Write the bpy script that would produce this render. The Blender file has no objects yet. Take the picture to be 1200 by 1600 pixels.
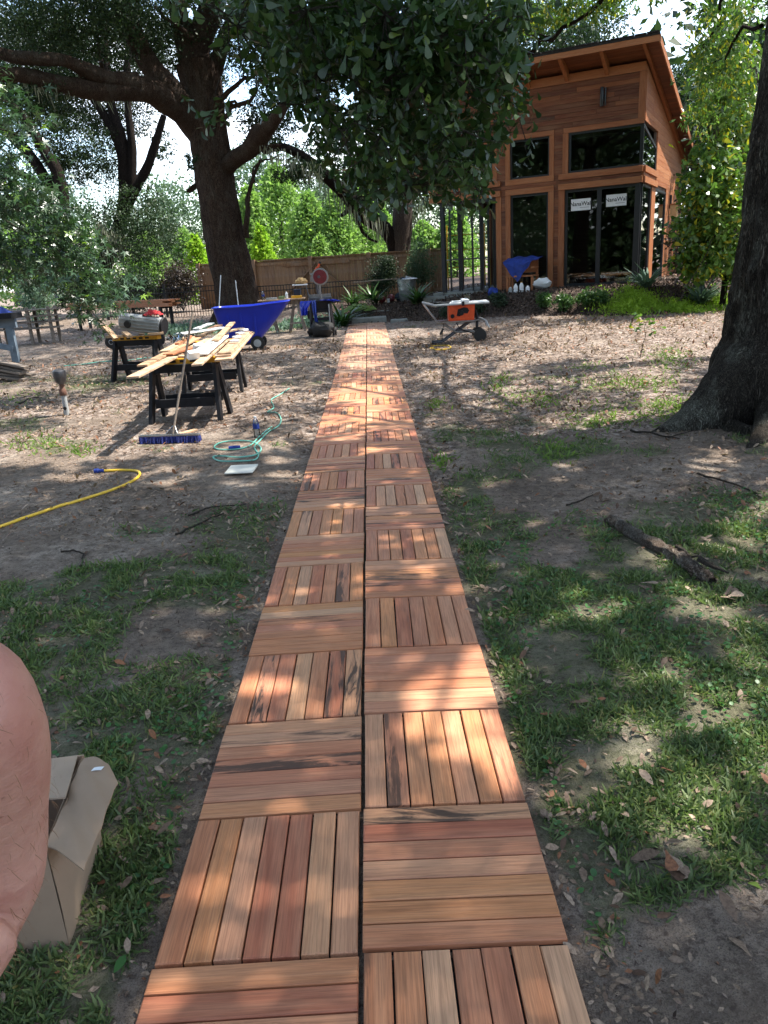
import bpy, math, random
import numpy as np
from mathutils import Vector, Matrix
random.seed(7); RS = np.random.RandomState(11)
PI = math.pi; R = math.radians
scn = bpy.context.scene; COL = scn.collection

# ---------------------------------------------------------------- camera
CF, PITCH, YAW, ROLL = 1172.0, .3144, .0015, .0624
CP = np.array([.133, 0., 1.73])
cF = np.array([math.sin(YAW)*math.cos(PITCH), math.cos(YAW)*math.cos(PITCH), -math.sin(PITCH)])
_r = np.array([math.cos(YAW), -math.sin(YAW), 0.]); _u = np.cross(_r, cF)
cR = math.cos(ROLL)*_r - math.sin(ROLL)*_u; cU = math.cos(ROLL)*_u + math.sin(ROLL)*_r
cam = bpy.data.cameras.new('camera'); camo = bpy.data.objects.new('camera', cam); COL.objects.link(camo)
camo.matrix_world = Matrix([[cR[0], cU[0], -cF[0], CP[0]], [cR[1], cU[1], -cF[1], CP[1]], [cR[2], cU[2], -cF[2], CP[2]], [0, 0, 0, 1]])
cam.sensor_fit = 'VERTICAL'; cam.sensor_height = 36; cam.lens = CF/1600*36
cam.clip_start = .05; cam.clip_end = 3000
scn.camera = camo
# ---------------------------------------------------------------- light
SUN_AZ, SUN_EL = R(77), R(61)
sdir = np.array([math.sin(SUN_AZ)*math.cos(SUN_EL), math.cos(SUN_AZ)*math.cos(SUN_EL), math.sin(SUN_EL)])
sl = bpy.data.lights.new('sun', 'SUN'); sl.energy = 4.2; sl.angle = R(.53); sl.color = (1, .95, .87)
so = bpy.data.objects.new('sun', sl); COL.objects.link(so)
so.rotation_euler = Vector(sdir).to_track_quat('Z', 'Y').to_euler()
W = bpy.data.worlds.new('World'); scn.world = W; W.use_nodes = True
wn = W.node_tree.nodes; wl = W.node_tree.links; bg = wn['Background']; bg.inputs[1].default_value = .15
sky = wn.new('ShaderNodeTexSky'); sky.sky_type = 'NISHITA'; sky.sun_disc = False
sky.sun_elevation = SUN_EL; sky.sun_rotation = SUN_AZ; sky.air_density = 1.1; sky.dust_density = 1.2
tc = wn.new('ShaderNodeTexCoord'); mp = wn.new('ShaderNodeMapping'); mp.inputs['Scale'].default_value = (2.2, 2.2, 5.5)
nz = wn.new('ShaderNodeTexNoise'); nz.inputs['Scale'].default_value = 1.7; nz.inputs['Detail'].default_value = 7; nz.inputs['Roughness'].default_value = .58
cr = wn.new('ShaderNodeValToRGB'); cr.color_ramp.elements[0].position = .49; cr.color_ramp.elements[1].position = .66
mx = wn.new('ShaderNodeMix'); mx.data_type = 'RGBA'; mx.inputs[7].default_value = (5.6, 5.9, 6.4, 1)
wl.new(tc.outputs['Generated'], mp.inputs[0]); wl.new(mp.outputs[0], nz.inputs[0]); wl.new(nz.outputs[0], cr.inputs[0])
wl.new(cr.outputs[0], mx.inputs[0]); wl.new(sky.outputs[0], mx.inputs[6]); wl.new(mx.outputs[2], bg.inputs[0])
scn.view_settings.view_transform = 'Standard'; scn.view_settings.look = 'None'
scn.view_settings.exposure = 1.72; scn.view_settings.gamma = 1; scn.view_settings.use_curve_mapping = False
scn.cycles.max_bounces = 8; scn.cycles.transparent_max_bounces = 12; scn.cycles.diffuse_bounces = 4
scn.cycles.use_denoising = True

# ---------------------------------------------------------------- helpers
def sm(t): t = np.clip(t, 0, 1); return t*t*(3-2*t)
_perm = RS.rand(256, 256)
def vn(x, y):
    x = np.asarray(x, float); y = np.asarray(y, float)
    xi = np.floor(x).astype(int); yi = np.floor(y).astype(int); fx = sm(x-xi); fy = sm(y-yi)
    g = lambda a, b: _perm[a % 256, b % 256]
    return (g(xi, yi)*(1-fx)+g(xi+1, yi)*fx)*(1-fy)+(g(xi, yi+1)*(1-fx)+g(xi+1, yi+1)*fx)*fy
def fbm(x, y, o=4):
    s = 0; a = .5; t = 0
    for i in range(o): s = s+a*vn(x*2**i+17*i, y*2**i+31*i); t += a; a *= .5
    return s/t
_YX = [-60, -2.6, -.9, .7, 1.0, 1.5, 2.5, 4.0, 5.0, 6.0, 7.0, 9.0, 12, 60]
_YY = [25, 24.6, 24.2, 24.3, 24.0, 23.4, 22.3, 20.6, 19.5, 18.4, 18.3, 19.5, 20, 20]
_HX = [-60, -5, -2.6, -1.2, 1.0, 2.4, 60]; _HY = [.45, .45, .45, .43, .45, .53, .53]
def bank_t(x, y): return (y-np.interp(x, _YX, _YY))
def H(x, y):
    x = np.asarray(x, float); y = np.asarray(y, float)
    z = .13*sm((y-12)/12) + .22*sm((x-1)/4)*sm((y-8)/10)
    w = np.interp(x, [-3.5, -2, 0, 3], [6, 3.5, 1.6, 1.7])
    z = z+np.interp(x, _HX, _HY)*sm(bank_t(x, y)/w)
    far = sm((np.hypot(x, y)-45)/60); z = z+far*.8*(fbm(x*.03, y*.03, 2)-.3)
    off = np.abs(x); e = sm((off-.66)/.3); pathz = (y > -2) & (y < 24.3)
    bump = .05*(fbm(x*.9+5, y*.9, 3)-.5)+.02*(fbm(x*6, y*6, 3)-.5)
    z = z+np.where(pathz, bump*e, bump)-np.where(pathz, .03*(1-e), 0)
    # swelling round the foot of the big right-hand tree
    z = z+.10*np.exp(-((x-4.9)**2+(y-7.6)**2)/1.6)
    return z
def ray(px, py): return cF+cR*(px-600)/CF+cU*(800-py)/CF
def at(px, py, Y): d = ray(px, py); return CP+d*(Y-CP[1])/d[1]
def atz(px, py, z): d = ray(px, py); return CP+d*(z-CP[2])/d[2]
def gp(px, py):
    z = 0.
    for i in range(25):
        p = atz(px, py, z); zn = float(H(p[0], p[1])); z = z*.5+zn*.5
    p = atz(px, py, z); return np.array([p[0], p[1], float(H(p[0], p[1]))])
def proj(P):
    d = np.asarray(P)-CP; zc = d@cF; zc = np.where(zc > .05, zc, np.nan)
    return 600+CF*(d@cR)/zc, 800-CF*(d@cU)/zc

def link(o, parent=None):
    COL.objects.link(o)
    if parent is not None: o.parent = parent
    return o
def thing(name, label, cat, loc=(0, 0, 0), rz=0, group=None):
    o = bpy.data.objects.new(name, None); COL.objects.link(o); o.location = [float(v) for v in loc]; o.rotation_euler = (0, 0, rz)
    o['label'] = label; o['category'] = cat
    if group: o['group'] = group
    o.empty_display_size = .1
    return o
def tag(o, label, cat, group=None):
    o['label'] = label; o['category'] = cat
    if group: o['group'] = group
    return o
def mesh_np(name, V, F, attr=None, smooth=False):
    V = np.asarray(V, np.float32).reshape(-1, 3); F = np.asarray(F, np.int32); k = F.shape[1]; n = len(F)
    me = bpy.data.meshes.new(name); me.vertices.add(len(V)); me.vertices.foreach_set('co', V.ravel())
    me.loops.add(n*k); me.loops.foreach_set('vertex_index', F.ravel())
    me.polygons.add(n); me.polygons.foreach_set('loop_start', np.arange(0, n*k, k, dtype=np.int32))
    try: me.polygons.foreach_set('loop_total', np.full(n, k, np.int32))
    except Exception: pass
    if smooth: me.polygons.foreach_set('use_smooth', np.ones(n, bool))
    if attr is not None:
        a = me.attributes.new('rnd', 'FLOAT_COLOR', 'POINT'); c = np.ones((len(V), 4), np.float32); c[:, :attr.shape[1]] = attr; a.data.foreach_set('color', c.ravel())
    me.update(calc_edges=True); return me
class MB:
    def __init__(s): s.v = []; s.f = []; s.sm = []
    def add(s, V, F, smooth=False):
        o = len(s.v); s.v += [tuple(float(c) for c in p) for p in V]; s.f += [tuple(i+o for i in f) for f in F]; s.sm += [smooth]*len(F); return s
    def box(s, x0, x1, y0, y1, z0, z1, c=0.):
        if c > 0:   # chamfered top and bottom
            a = [(x0+c, y0+c, z1), (x1-c, y0+c, z1), (x1-c, y1-c, z1), (x0+c, y1-c, z1), (x0, y0, z1-c), (x1, y0, z1-c), (x1, y1, z1-c), (x0, y1, z1-c), (x0, y0, z0), (x1, y0, z0), (x1, y1, z0), (x0, y1, z0)]
            return s.add(a, [(0, 1, 2, 3), (4, 5, 1, 0), (5, 6, 2, 1), (6, 7, 3, 2), (7, 4, 0, 3), (8, 9, 5, 4), (9, 10, 6, 5), (10, 11, 7, 6), (11, 8, 4, 7), (11, 10, 9, 8)])
        return s.add([(x0, y0, z0), (x1, y0, z0), (x1, y1, z0), (x0, y1, z0), (x0, y0, z1), (x1, y0, z1), (x1, y1, z1), (x0, y1, z1)], [(3, 2, 1, 0), (4, 5, 6, 7), (0, 1, 5, 4), (1, 2, 6, 5), (2, 3, 7, 6), (3, 0, 4, 7)])
    def beam(s, a, b, w, t, up=(0, 0, 1), c=0.):
        a = Vector([float(q) for q in a]); b = Vector([float(q) for q in b]); d = (b-a); L = d.length; d.normalize(); up = Vector(up)
        sd = d.cross(up)
        if sd.length < 1e-3: sd = d.cross(Vector((1, 0, 0)))
        sd.normalize(); n = sd.cross(d); m = MB(); m.box(0, L, -w/2, w/2, -t/2, t/2, c)
        return s.add([a+d*p[0]+sd*p[1]+n*p[2] for p in m.v], m.f)
    def tube(s, pts, rad, n=8, cap=True):
        pts = [Vector([float(q) for q in p]) for p in pts]
        if not hasattr(rad, '__len__'): rad = [rad]*len(pts)
        V = []; prev = None
        for i, p in enumerate(pts):
            d = (pts[min(i+1, len(pts)-1)]-pts[max(i-1, 0)]).normalized()
            if prev is None: prev = d.cross(Vector((0, 0, 1))) if abs(d.z) < .9 else d.cross(Vector((1, 0, 0)))
            sd = (prev-d*prev.dot(d)).normalized(); prev = sd; u = d.cross(sd)
            for k in range(n): a = 2*PI*k/n; V.append(p+(sd*math.cos(a)+u*math.sin(a))*rad[i])
        F = [(i*n+k, i*n+(k+1) % n, (i+1)*n+(k+1) % n, (i+1)*n+k) for i in range(len(pts)-1) for k in range(n)]
        if cap: F += [tuple(range(n-1, -1, -1)), tuple((len(pts)-1)*n+k for k in range(n))]
        return s.add(V, F, True)
    def lathe(s, prof, n=16, c=(0, 0, 0), ax='z'):
        V = []
        for r, z in prof:
            for k in range(n):
                a = 2*PI*k/n; p = (r*math.cos(a), r*math.sin(a), z)
                if ax == 'y': p = (p[0], p[2], p[1])
                if ax == 'x': p = (p[2], p[0], p[1])
                V.append((c[0]+p[0], c[1]+p[1], c[2]+p[2]))
        m = len(prof); F = [(i*n+k, i*n+(k+1) % n, (i+1)*n+(k+1) % n, (i+1)*n+k) for i in range(m-1) for k in range(n)]
        F += [tuple(range(n-1, -1, -1)), tuple((m-1)*n+k for k in range(n))]
        return s.add(V, F, True)
    def prism(s, poly, a, b, ax='y'):
        n = len(poly); f = {'y': lambda p, q: (p[0], q, p[1]), 'x': lambda p, q: (q, p[0], p[1]), 'z': lambda p, q: (p[0], p[1], q)}[ax]
        V = [f(p, a) for p in poly]+[f(p, b) for p in poly]
        return s.add(V, [tuple(range(n-1, -1, -1)), tuple(range(n, 2*n))]+[(i, (i+1) % n, (i+1) % n+n, i+n) for i in range(n)])
    def grid(s, fn, nu, nv, thick=0.):
        V = [fn(i/nu, j/nv) for j in range(nv+1) for i in range(nu+1)]; w = nu+1
        F = [(j*w+i, j*w+i+1, (j+1)*w+i+1, (j+1)*w+i) for j in range(nv) for i in range(nu)]
        if thick:
            o = len(V); V = V+[(p[0], p[1], p[2]-thick) for p in V]; F = F+[tuple(q+o for q in reversed(f)) for f in F]
            bd = [i for i in range(w)]+[(j*w+nu) for j in range(1, nv+1)]+[nv*w+i for i in range(nu-1, -1, -1)]+[j*w for j in range(nv-1, 0, -1)]
            F += [(bd[i], bd[i]+o, bd[(i+1) % len(bd)]+o, bd[(i+1) % len(bd)]) for i in range(len(bd))]
        return s.add(V, F, True)
    def mesh(s, name, mat, noise=0.):
        me = bpy.data.meshes.new(name); me.from_pydata(s.v, [], s.f)
        me.polygons.foreach_set('use_smooth', s.sm); me.update()
        if mat: me.materials.append(mat)
        return me
    def build(s, name, mat, parent=None, **kw):
        o = bpy.data.objects.new(name, s.mesh(name, mat)); link(o, parent)
        if s.sm and any(s.sm):
            try:
                me = o.data; me.set_sharp_from_angle(angle=R(40))
            except Exception: pass
        for k, v in kw.items(): o[k] = v
        return o
def inst(me, name, parent, loc=(0, 0, 0), rot=(0, 0, 0), scale=None):
    o = bpy.data.objects.new(name, me); link(o, parent); o.location = loc; o.rotation_euler = rot
    if scale: o.scale = scale
    return o
def copy_tree(o, parent=None):
    c = o.copy(); link(c)
    if parent is not None: c.parent = parent
    for ch in list(o.children): copy_tree(ch, c)
    return c

# ---------------------------------------------------------------- materials
class NT:
    def __init__(s, name):
        s.m = bpy.data.materials.new(name); s.m.use_nodes = True; s.t = s.m.node_tree; s.n = s.t.nodes; s.b = s.n['Principled BSDF']; s.out = s.n['Material Output']
    def N(s, typ, **kw):
        n = s.n.new('ShaderNode'+typ)
        for k, v in kw.items():
            if k[0] == 'i' and (k[1:].isdigit()): s.set(n.inputs[int(k[1:])], v)
            elif hasattr(n, k): setattr(n, k, v)
            else: s.set(n.inputs[k.replace('_', ' ')], v)
        return n
    def set(s, inp, v):
        if isinstance(v, bpy.types.NodeSocket): s.t.links.new(v, inp)
        else: inp.default_value = v
    def ramp(s, fac, els):
        r = s.N('ValToRGB'); s.set(r.inputs[0], fac); e = r.color_ramp.elements
        while len(e) < len(els): e.new(.5)
        for q, (p, c) in zip(e, els): q.position = p; q.color = (*c, 1) if len(c) == 3 else c
        return r.outputs[0]
    def mix(s, f, a, b, mode='MIX'):
        m = s.N('Mix', data_type='RGBA', blend_type=mode); s.set(m.inputs[0], f)
        for i, v in ((6, a), (7, b)): s.set(m.inputs[i], v if isinstance(v, bpy.types.NodeSocket) else (*v, 1) if len(v) == 3 else v)
        return m.outputs[2]
    def math(s, op, a, b=0.): m = s.N('Math', operation=op); s.set(m.inputs[0], a); s.set(m.inputs[1], b); return m.outputs[0]
    def noise(s, vec, scale, detail=3, rough=.5, dist=0.):
        n = s.N('TexNoise', Scale=scale, Detail=detail, Roughness=rough, Distortion=dist); s.set(n.inputs['Vector'], vec); return n.outputs[0]
    def coords(s, kind='Object', scale=(1, 1, 1), loc=None):
        t = s.N('TexCoord'); m = s.N('Mapping'); s.set(m.inputs[0], t.outputs[kind]); m.inputs['Scale'].default_value = scale
        if loc is not None: s.set(m.inputs['Location'], loc)
        return m.outputs[0]
    def bump(s, h, strength=.3, dist=.01): b = s.N('Bump', Strength=strength, Distance=dist); s.set(b.inputs['Height'], h); s.set(s.b.inputs['Normal'], b.outputs[0]); return b
    def fin(s, col=None, rough=.6, **kw):
        if col is not None: s.set(s.b.inputs['Base Color'], col if isinstance(col, bpy.types.NodeSocket) else (*col, 1))
        s.set(s.b.inputs['Roughness'], rough)
        for k, v in kw.items(): s.set(s.b.inputs[k.replace('_', ' ')], v)
        return s.m
def plain(name, col, rough=.5, metal=0., var=.25, scale=14, bump=.0, **kw):
    t = NT(name); c = t.coords(); n = t.noise(c, scale, 5, .6)
    lo = tuple(v*(1-var) for v in col); hi = tuple(min(1, v*(1+var)) for v in col)
    cc = t.ramp(n, [(.3, lo), (.7, hi)])
    if bump: t.bump(t.noise(c, scale*5, 4), bump, .01)
    return t.fin(cc, rough, Metallic=metal, **kw)
def wood(name, pal, streak=(.05, .03, .02), streak_amt=.25, axis='x', src='object', rough=.5, fine=1., grey=0.):
    t = NT(name)
    if src == 'object': oi = t.N('ObjectInfo'); rnd = oi.outputs['Random']
    else: a = t.N('Attribute', attribute_name='rnd'); sp = t.N('SeparateColor'); t.set(sp.inputs[0], a.outputs['Color']); rnd = sp.outputs[0]
    r10 = t.math('MULTIPLY', rnd, 53.7); cb = t.N('CombineXYZ'); [t.set(cb.inputs[i], r10) for i in range(3)]
    sc = {'x': (1.2, 16, 16), 'y': (16, 1.2, 16), 'z': (16, 16, 1.2)}[axis]
    c = t.coords('Object', sc, cb.outputs[0])
    base = t.ramp(rnd, [(i/max(1, len(pal)-1), p) for i, p in enumerate(pal)])
    g1 = t.noise(c, 1.3, 6, .65, .6); g2 = t.noise(c, 6*fine, 3, .6)
    col = t.mix(t.math('MULTIPLY', t.ramp(g1, [(.38, (0, 0, 0)), (.66, (1, 1, 1))]), .5), base, t.mix(.35, base, (.62, .42, .25)), 'MIX')
    g3 = t.noise(t.coords('Object', tuple(q*(4.5 if q > 2 else 1.4) for q in sc), cb.outputs[0]), 3., 4, .7, .3)
    col = t.mix(t.ramp(g1, [(.25, (.55, .55, .55)), (.45, (0, 0, 0))]), col, t.mix(.55, col, (.07, .028, .018)))
    col = t.mix(t.ramp(g3, [(.42, (0, 0, 0)), (.62, (.55, .55, .55))]), col, t.mix(.6, col, (.06, .028, .018)))
    col = t.mix(t.ramp(g2, [(.45, (0, 0, 0)), (.75, (.4, .4, .4))]), col, t.mix(.6, col, (.06, .03, .02)))
    # dark mineral streaks on some boards only
    r2 = t.math('FRACT', t.math('MULTIPLY', rnd, 17.31))
    amt = t.ramp(r2, [(.0, (1, 1, 1)), (streak_amt, (.75, .75, .75)), (min(.99, streak_amt+.1), (0, 0, 0)), (1, (0, 0, 0))])
    c3 = t.coords('Object', {'x': (2.2, 22, 22), 'y': (22, 2.2, 22), 'z': (22, 22, 2.2)}[axis], cb.outputs[0])
    st = t.ramp(t.noise(c3, 1., 6, .68, .6), [(.50, (0, 0, 0)), (.58, (1, 1, 1))])
    col = t.mix(t.math('MULTIPLY', st, amt), col, streak)
    if grey: col = t.mix(t.ramp(t.noise(t.coords('Object'), 3, 4), [(.4, (0, 0, 0)), (.7, (grey, grey, grey))]), col, (.32, .29, .27))
    t.bump(g2, .25, .004)
    return t.fin(col, t.math('ADD', t.math('MULTIPLY', g2, .25), rough-.08), Specular_IOR_Level=.28)
def leafmat(name, c0, c1, trans=.35, rough=.45, spec=.4, yellow=None):
    t = NT(name); a = t.N('Attribute', attribute_name='rnd'); sp = t.N('SeparateColor'); t.set(sp.inputs[0], a.outputs['Color'])
    col = t.mix(sp.outputs[0], c0, c1)
    if yellow: col = t.mix(t.ramp(sp.outputs[1], [(yellow[0], (0, 0, 0)), (min(1, yellow[0]+.02), (1, 1, 1))]), col, yellow[1])
    if name == 'dead_leaves':
        vn_ = t.noise(t.coords('Object'), 95, 4, .65); col = t.mix(t.ramp(vn_, [(.42, (0, 0, 0)), (.62, (.75, .75, .75))]), col, t.mix(.72, col, (.05, .028, .018))); t.bump(vn_, .6, .004)
    t.fin(col, rough, Specular_IOR_Level=spec)
    tr = t.N('BsdfTranslucent'); t.set(tr.inputs[0], t.mix(.5, col, t.mix(1., col, (1., 1.35, .45), 'MULTIPLY')))
    ms = t.N('MixShader'); ms.inputs[0].default_value = trans; t.t.links.new(t.b.outputs[0], ms.inputs[1]); t.t.links.new(tr.outputs[0], ms.inputs[2]); t.t.links.new(ms.outputs[0], t.out.inputs[0])
    return t.m
def barkmat(name, c0, c1, moss=None, scale=1., rough=.9):
    t = NT(name); c = t.coords('Object', (7*scale, 7*scale, 1.1*scale)); n = t.noise(c, 1.6, 9, .72, 1.1)
    n2 = t.noise(t.coords('Object', (16*scale, 16*scale, 2.6*scale)), 1.7, 6, .7, 1.8)
    r = t.math('ABSOLUTE', t.math('SUBTRACT', n2, .5)); rd_ = t.ramp(r, [(0, (0, 0, 0)), (.10, (1, 1, 1))])
    h = t.mix(.5, n, rd_)
    col = t.mix(t.ramp(h, [(.25, (0, 0, 0)), (.85, (1, 1, 1))]), c0, c1)
    if moss:
        m = t.ramp(t.noise(t.coords('Object', (1, 1, .6)), 2.1*scale, 8, .72), [(.47, (0, 0, 0)), (.60, (.85, .85, .85))]); m2 = t.math('MULTIPLY', m, t.ramp(h, [(.3, (.1, .1, .1)), (.7, (1, 1, 1))])); col = t.mix(m2, col, moss)
    t.bump(h, 1., .06); return t.fin(col, rough, Specular_IOR_Level=.1)

M = {}
M['deck'] = wood('deck_wood', [(.43, .138, .070), (.54, .228, .100), (.47, .172, .092), (.57, .285, .145), (.38, .112, .060), (.51, .212, .110), (.58, .32, .18), (.44, .15, .082), (.55, .235, .085), (.49, .185, .102)], streak_amt=.17, streak=(.045, .03, .022))
M['deck_far'] = wood('deck_wood_far', [(.40, .17, .10), (.52, .27, .15), (.44, .21, .14), (.58, .36, .22), (.48, .24, .15)], src='attr', streak_amt=0.)
M['plastic_black'] = plain('black_plastic', (.011, .011, .013), .6, var=.3, Specular_IOR_Level=.25)
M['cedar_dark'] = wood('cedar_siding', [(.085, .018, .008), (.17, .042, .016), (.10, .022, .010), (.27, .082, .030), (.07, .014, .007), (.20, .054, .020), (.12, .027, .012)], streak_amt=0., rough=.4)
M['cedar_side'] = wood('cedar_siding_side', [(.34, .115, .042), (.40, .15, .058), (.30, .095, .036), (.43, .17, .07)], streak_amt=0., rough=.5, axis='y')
M['cedar_trim'] = wood('cedar_trim', [(.33, .105, .036), (.38, .135, .05), (.29, .088, .033)], streak_amt=0., rough=.42)
M['cedar_trim_z'] = wood('cedar_trim_upright', [(.33, .105, .036), (.37, .13, .048), (.29, .085, .032)], streak_amt=0., rough=.42, axis='z')
M['cedar_trim_y'] = wood('cedar_trim_side', [(.33, .105, .036), (.38, .135, .05), (.29, .088, .033)], streak_amt=0., rough=.42, axis='y')
M['frame'] = plain('black_window_frame', (.018, .020, .024), .35, var=.15)
M['roofing'] = plain('dark_shingles', (.02, .02, .022), .9, var=.4, bump=.5)
M['fence'] = wood('fence_wood', [(.30, .155, .075), (.36, .20, .10), (.26, .135, .068), (.40, .23, .12)], streak_amt=0., axis='z', rough=.8, grey=.3)
M['iron'] = plain('black_iron', (.012, .012, .013), .4)
M['board'] = wood('pale_board', [(.50, .33, .20), (.60, .42, .27), (.46, .28, .16), (.63, .47, .32), (.40, .20, .11)], streak_amt=0., rough=.6)
M['board_red'] = wood('red_cedar_board', [(.40, .14, .06), (.45, .18, .08), (.36, .11, .05)], streak_amt=0., rough=.55)
M['board_white'] = plain('white_primed_wood', (.72, .72, .70), .55, var=.06)
M['grey_wood'] = wood('weathered_wood', [(.17, .15, .13), (.22, .19, .165), (.14, .115, .10)], streak_amt=0., rough=.85)
M['blue_wood'] = plain('blue_grey_painted_wood', (.13, .17, .21), .7, var=.25, scale=5)
M['blue'] = plain('blue_polythene', (.006, .022, .34), .32, var=.1, scale=3)
M['tarp'] = plain('blue_cloth', (.007, .03, .21), .75, var=.35, scale=7, bump=.4)
M['rubber'] = plain('black_rubber', (.012, .012, .012), .75)
M['steel'] = plain('grey_steel', (.30, .30, .30), .35, .9, var=.2)
M['steel_dark'] = plain('dark_grey_steel', (.10, .10, .11), .4, .7)
M['galv'] = plain('galvanised_steel', (.36, .38, .38), .42, .75, var=.3, scale=6)
M['yellow'] = plain('yellow_plastic', (.62, .30, .015), .5, var=.15)
M['hose_yellow'] = plain('yellow_rubber', (.72, .45, .03), .45, var=.12, scale=30)
M['hose_green'] = plain('green_rubber', (.13, .42, .33), .4, var=.15, scale=30)
M['orange'] = plain('orange_plastic', (.58, .07, .012), .42, var=.15)
M['red'] = plain('red_cloth', (.35, .012, .015), .8, var=.4)
M['maroon'] = plain('maroon_glaze', (.13, .014, .02), .3, var=.25)
M['white'] = plain('white_plastic', (.72, .72, .72), .45, var=.06)
M['grey_plastic'] = plain('pale_grey_plastic', (.30, .31, .31), .55, var=.2, scale=5)
M['bristle'] = plain('blue_bristles', (.006, .018, .16), .8, var=.7, scale=120, bump=1.)
M['tan_bag'] = plain('tan_canvas', (.42, .27, .12), .85, var=.2, bump=.3)
M['card'] = plain('cardboard', (.30, .205, .135), .85, var=.13, scale=4, bump=.06)
M['card_in'] = plain('cardboard_inside', (.33, .24, .17), .85, var=.1, scale=4)
M['paper'] = plain('pale_tile', (.66, .64, .56), .5, var=.12, scale=6)
M['stone'] = plain('paver_stone', (.20, .20, .18), .85, var=.25, scale=6, bump=.4)
M['mulch_mat'] = plain('mulch_chips', (.055, .038, .03), .9, var=.6, scale=25, bump=.8)
M['skin'] = None
M['jeans'] = plain('navy_cloth', (.012, .018, .04), .85, var=.35, scale=40, bump=.4)
M['shirt'] = plain('grey_cloth', (.16, .17, .18), .85, var=.2, scale=30, bump=.3)
M['hair'] = plain('brown_hair', (.05, .03, .02), .6, var=.5, scale=60)
M['interior'] = plain('dark_interior', (.14, .10, .075), .8)
M['twig'] = barkmat('twig_bark', (.05, .04, .033), (.17, .145, .12), scale=4)
def skinmat():
    t = NT('skin'); c = t.coords(); n = t.noise(c, 9, 5, .6); n2 = t.noise(c, 90, 3, .6)
    col = t.ramp(n, [(.3, (.40, .165, .125)), (.52, (.52, .27, .205)), (.72, (.44, .17, .14))])
    col = t.mix(t.ramp(t.noise(c, 38, 4, .6), [(.55, (0, 0, 0)), (.75, (.5, .5, .5))]), col, (.36, .12, .095))
    col = t.mix(t.ramp(t.noise(c, 160, 2, .5), [(.68, (0, 0, 0)), (.74, (.6, .6, .6))]), col, (.22, .085, .05))
    n2 = t.math('ADD', n2, t.noise(t.coords('Object', (40, 40, 160)), 1.5, 4, .7)); t.bump(n2, .25, .004); return t.fin(col, .5, Subsurface_Weight=.12, Subsurface_Radius=(.02, .008, .004), Subsurface_Scale=.5)
M['skin'] = skinmat(); M['hair_fine'] = plain('fine_hair', (.20, .10, .05), .5)
def glassmat(name, tint, refl=1.):
    t = NT(name); tr = t.N('BsdfTransparent'); tr.inputs[0].default_value = (*tint, 1); gl = t.N('BsdfGlossy'); gl.inputs['Roughness'].default_value = .02; gl.inputs[0].default_value = (refl, refl, refl, 1)
    f = t.N('Fresnel', IOR=1.55); ms = t.N('MixShader'); t.set(ms.inputs[0], f.outputs[0]); t.t.links.new(tr.outputs[0], ms.inputs[1]); t.t.links.new(gl.outputs[0], ms.inputs[2]); t.t.links.new(ms.outputs[0], t.out.inputs[0]); return t.m
M['glass'] = glassmat('window_glass', (.55, .60, .60)); M['clear'] = glassmat('clear_plastic', (.85, .9, .95))
M['bark_dark'] = barkmat('oak_bark_dark', (.012, .009, .008), (.055, .040, .031))
M['bark_left'] = barkmat('oak_bark_brown', (.028, .018, .013), (.16, .105, .078), moss=(.15, .125, .10), scale=1.1)
M['bark_right'] = barkmat('oak_bark_lichen', (.022, .018, .014), (.14, .118, .095), moss=(.31, .31, .25), scale=1.5)
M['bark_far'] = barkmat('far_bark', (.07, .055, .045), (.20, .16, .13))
M['leaf_fg'] = leafmat('dark_glossy_leaves', (.015, .038, .010), (.055, .10, .024), .32, .38, .5, (.975, (.16, .22, .03)))
M['leaf_oak'] = leafmat('oak_leaves', (.014, .030, .012), (.042, .072, .026), .24, .55, .25)  # darkened leaf colour carries the backlit shade of the crowns
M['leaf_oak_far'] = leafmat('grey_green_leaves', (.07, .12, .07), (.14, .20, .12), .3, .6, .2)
M['leaf_canopy'] = leafmat('canopy_leaves', (.07, .12, .045), (.14, .21, .08), .45, .5, .3)
M['leaf_bright'] = leafmat('cypress_leaves', (.12, .22, .055), (.26, .38, .10), .45, .6, .2)  # distance haze is put into this soft leaf colour
M['leaf_lime'] = leafmat('lime_leaves', (.20, .36, .03), (.33, .47, .05), .5, .6, .2)
M['leaf_gum'] = leafmat('star_leaves', (.016, .046, .017), (.048, .10, .036), .22, .33, .8, (.96, (.22, .36, .04)))
M['leaf_magnolia'] = leafmat('broad_leaves', (.05, .11, .022), (.15, .25, .045), .42, .35, .5, (.86, (.42, .38, .03)))
M['leaf_purple'] = leafmat('dark_purple_leaves', (.03, .02, .018), (.07, .05, .035), .2, .4, .5)
M['leaf_shrub'] = leafmat('shrub_leaves', (.018, .035, .018), (.05, .075, .04), .2, .55, .3)
M['leaf_lily'] = leafmat('strap_leaves', (.025, .07, .018), (.07, .14, .03), .3, .4, .4)
M['leaf_silver'] = leafmat('silver_ground_leaves', (.09, .15, .11), (.18, .26, .20), .3, .6, .2)
M['grass'] = leafmat('grass_blades', (.058, .098, .034), (.185, .235, .088), .40, .45, .35, (.94, (.22, .21, .08)))
M['grass_bright'] = leafmat('bright_groundcover', (.11, .18, .035), (.20, .29, .065), .4, .55, .2)  # brighter yellow-green tone for weeds, hosta and a fallen leaf
M['juniper'] = leafmat('juniper_needles', (.17, .28, .02), (.30, .42, .05), .4, .55, .2)
M['clover'] = leafmat('round_leaves', (.03, .10, .025), (.07, .17, .045), .3, .42, .35)
M['dead'] = leafmat('dead_leaves', (.085, .046, .028), (.41, .30, .215), .14, .6, .3, (.86, (.26, .11, .055)))
M['chips'] = leafmat('bark_chips', (.03, .02, .017), (.12, .08, .06), .0, .8, .2)
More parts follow.
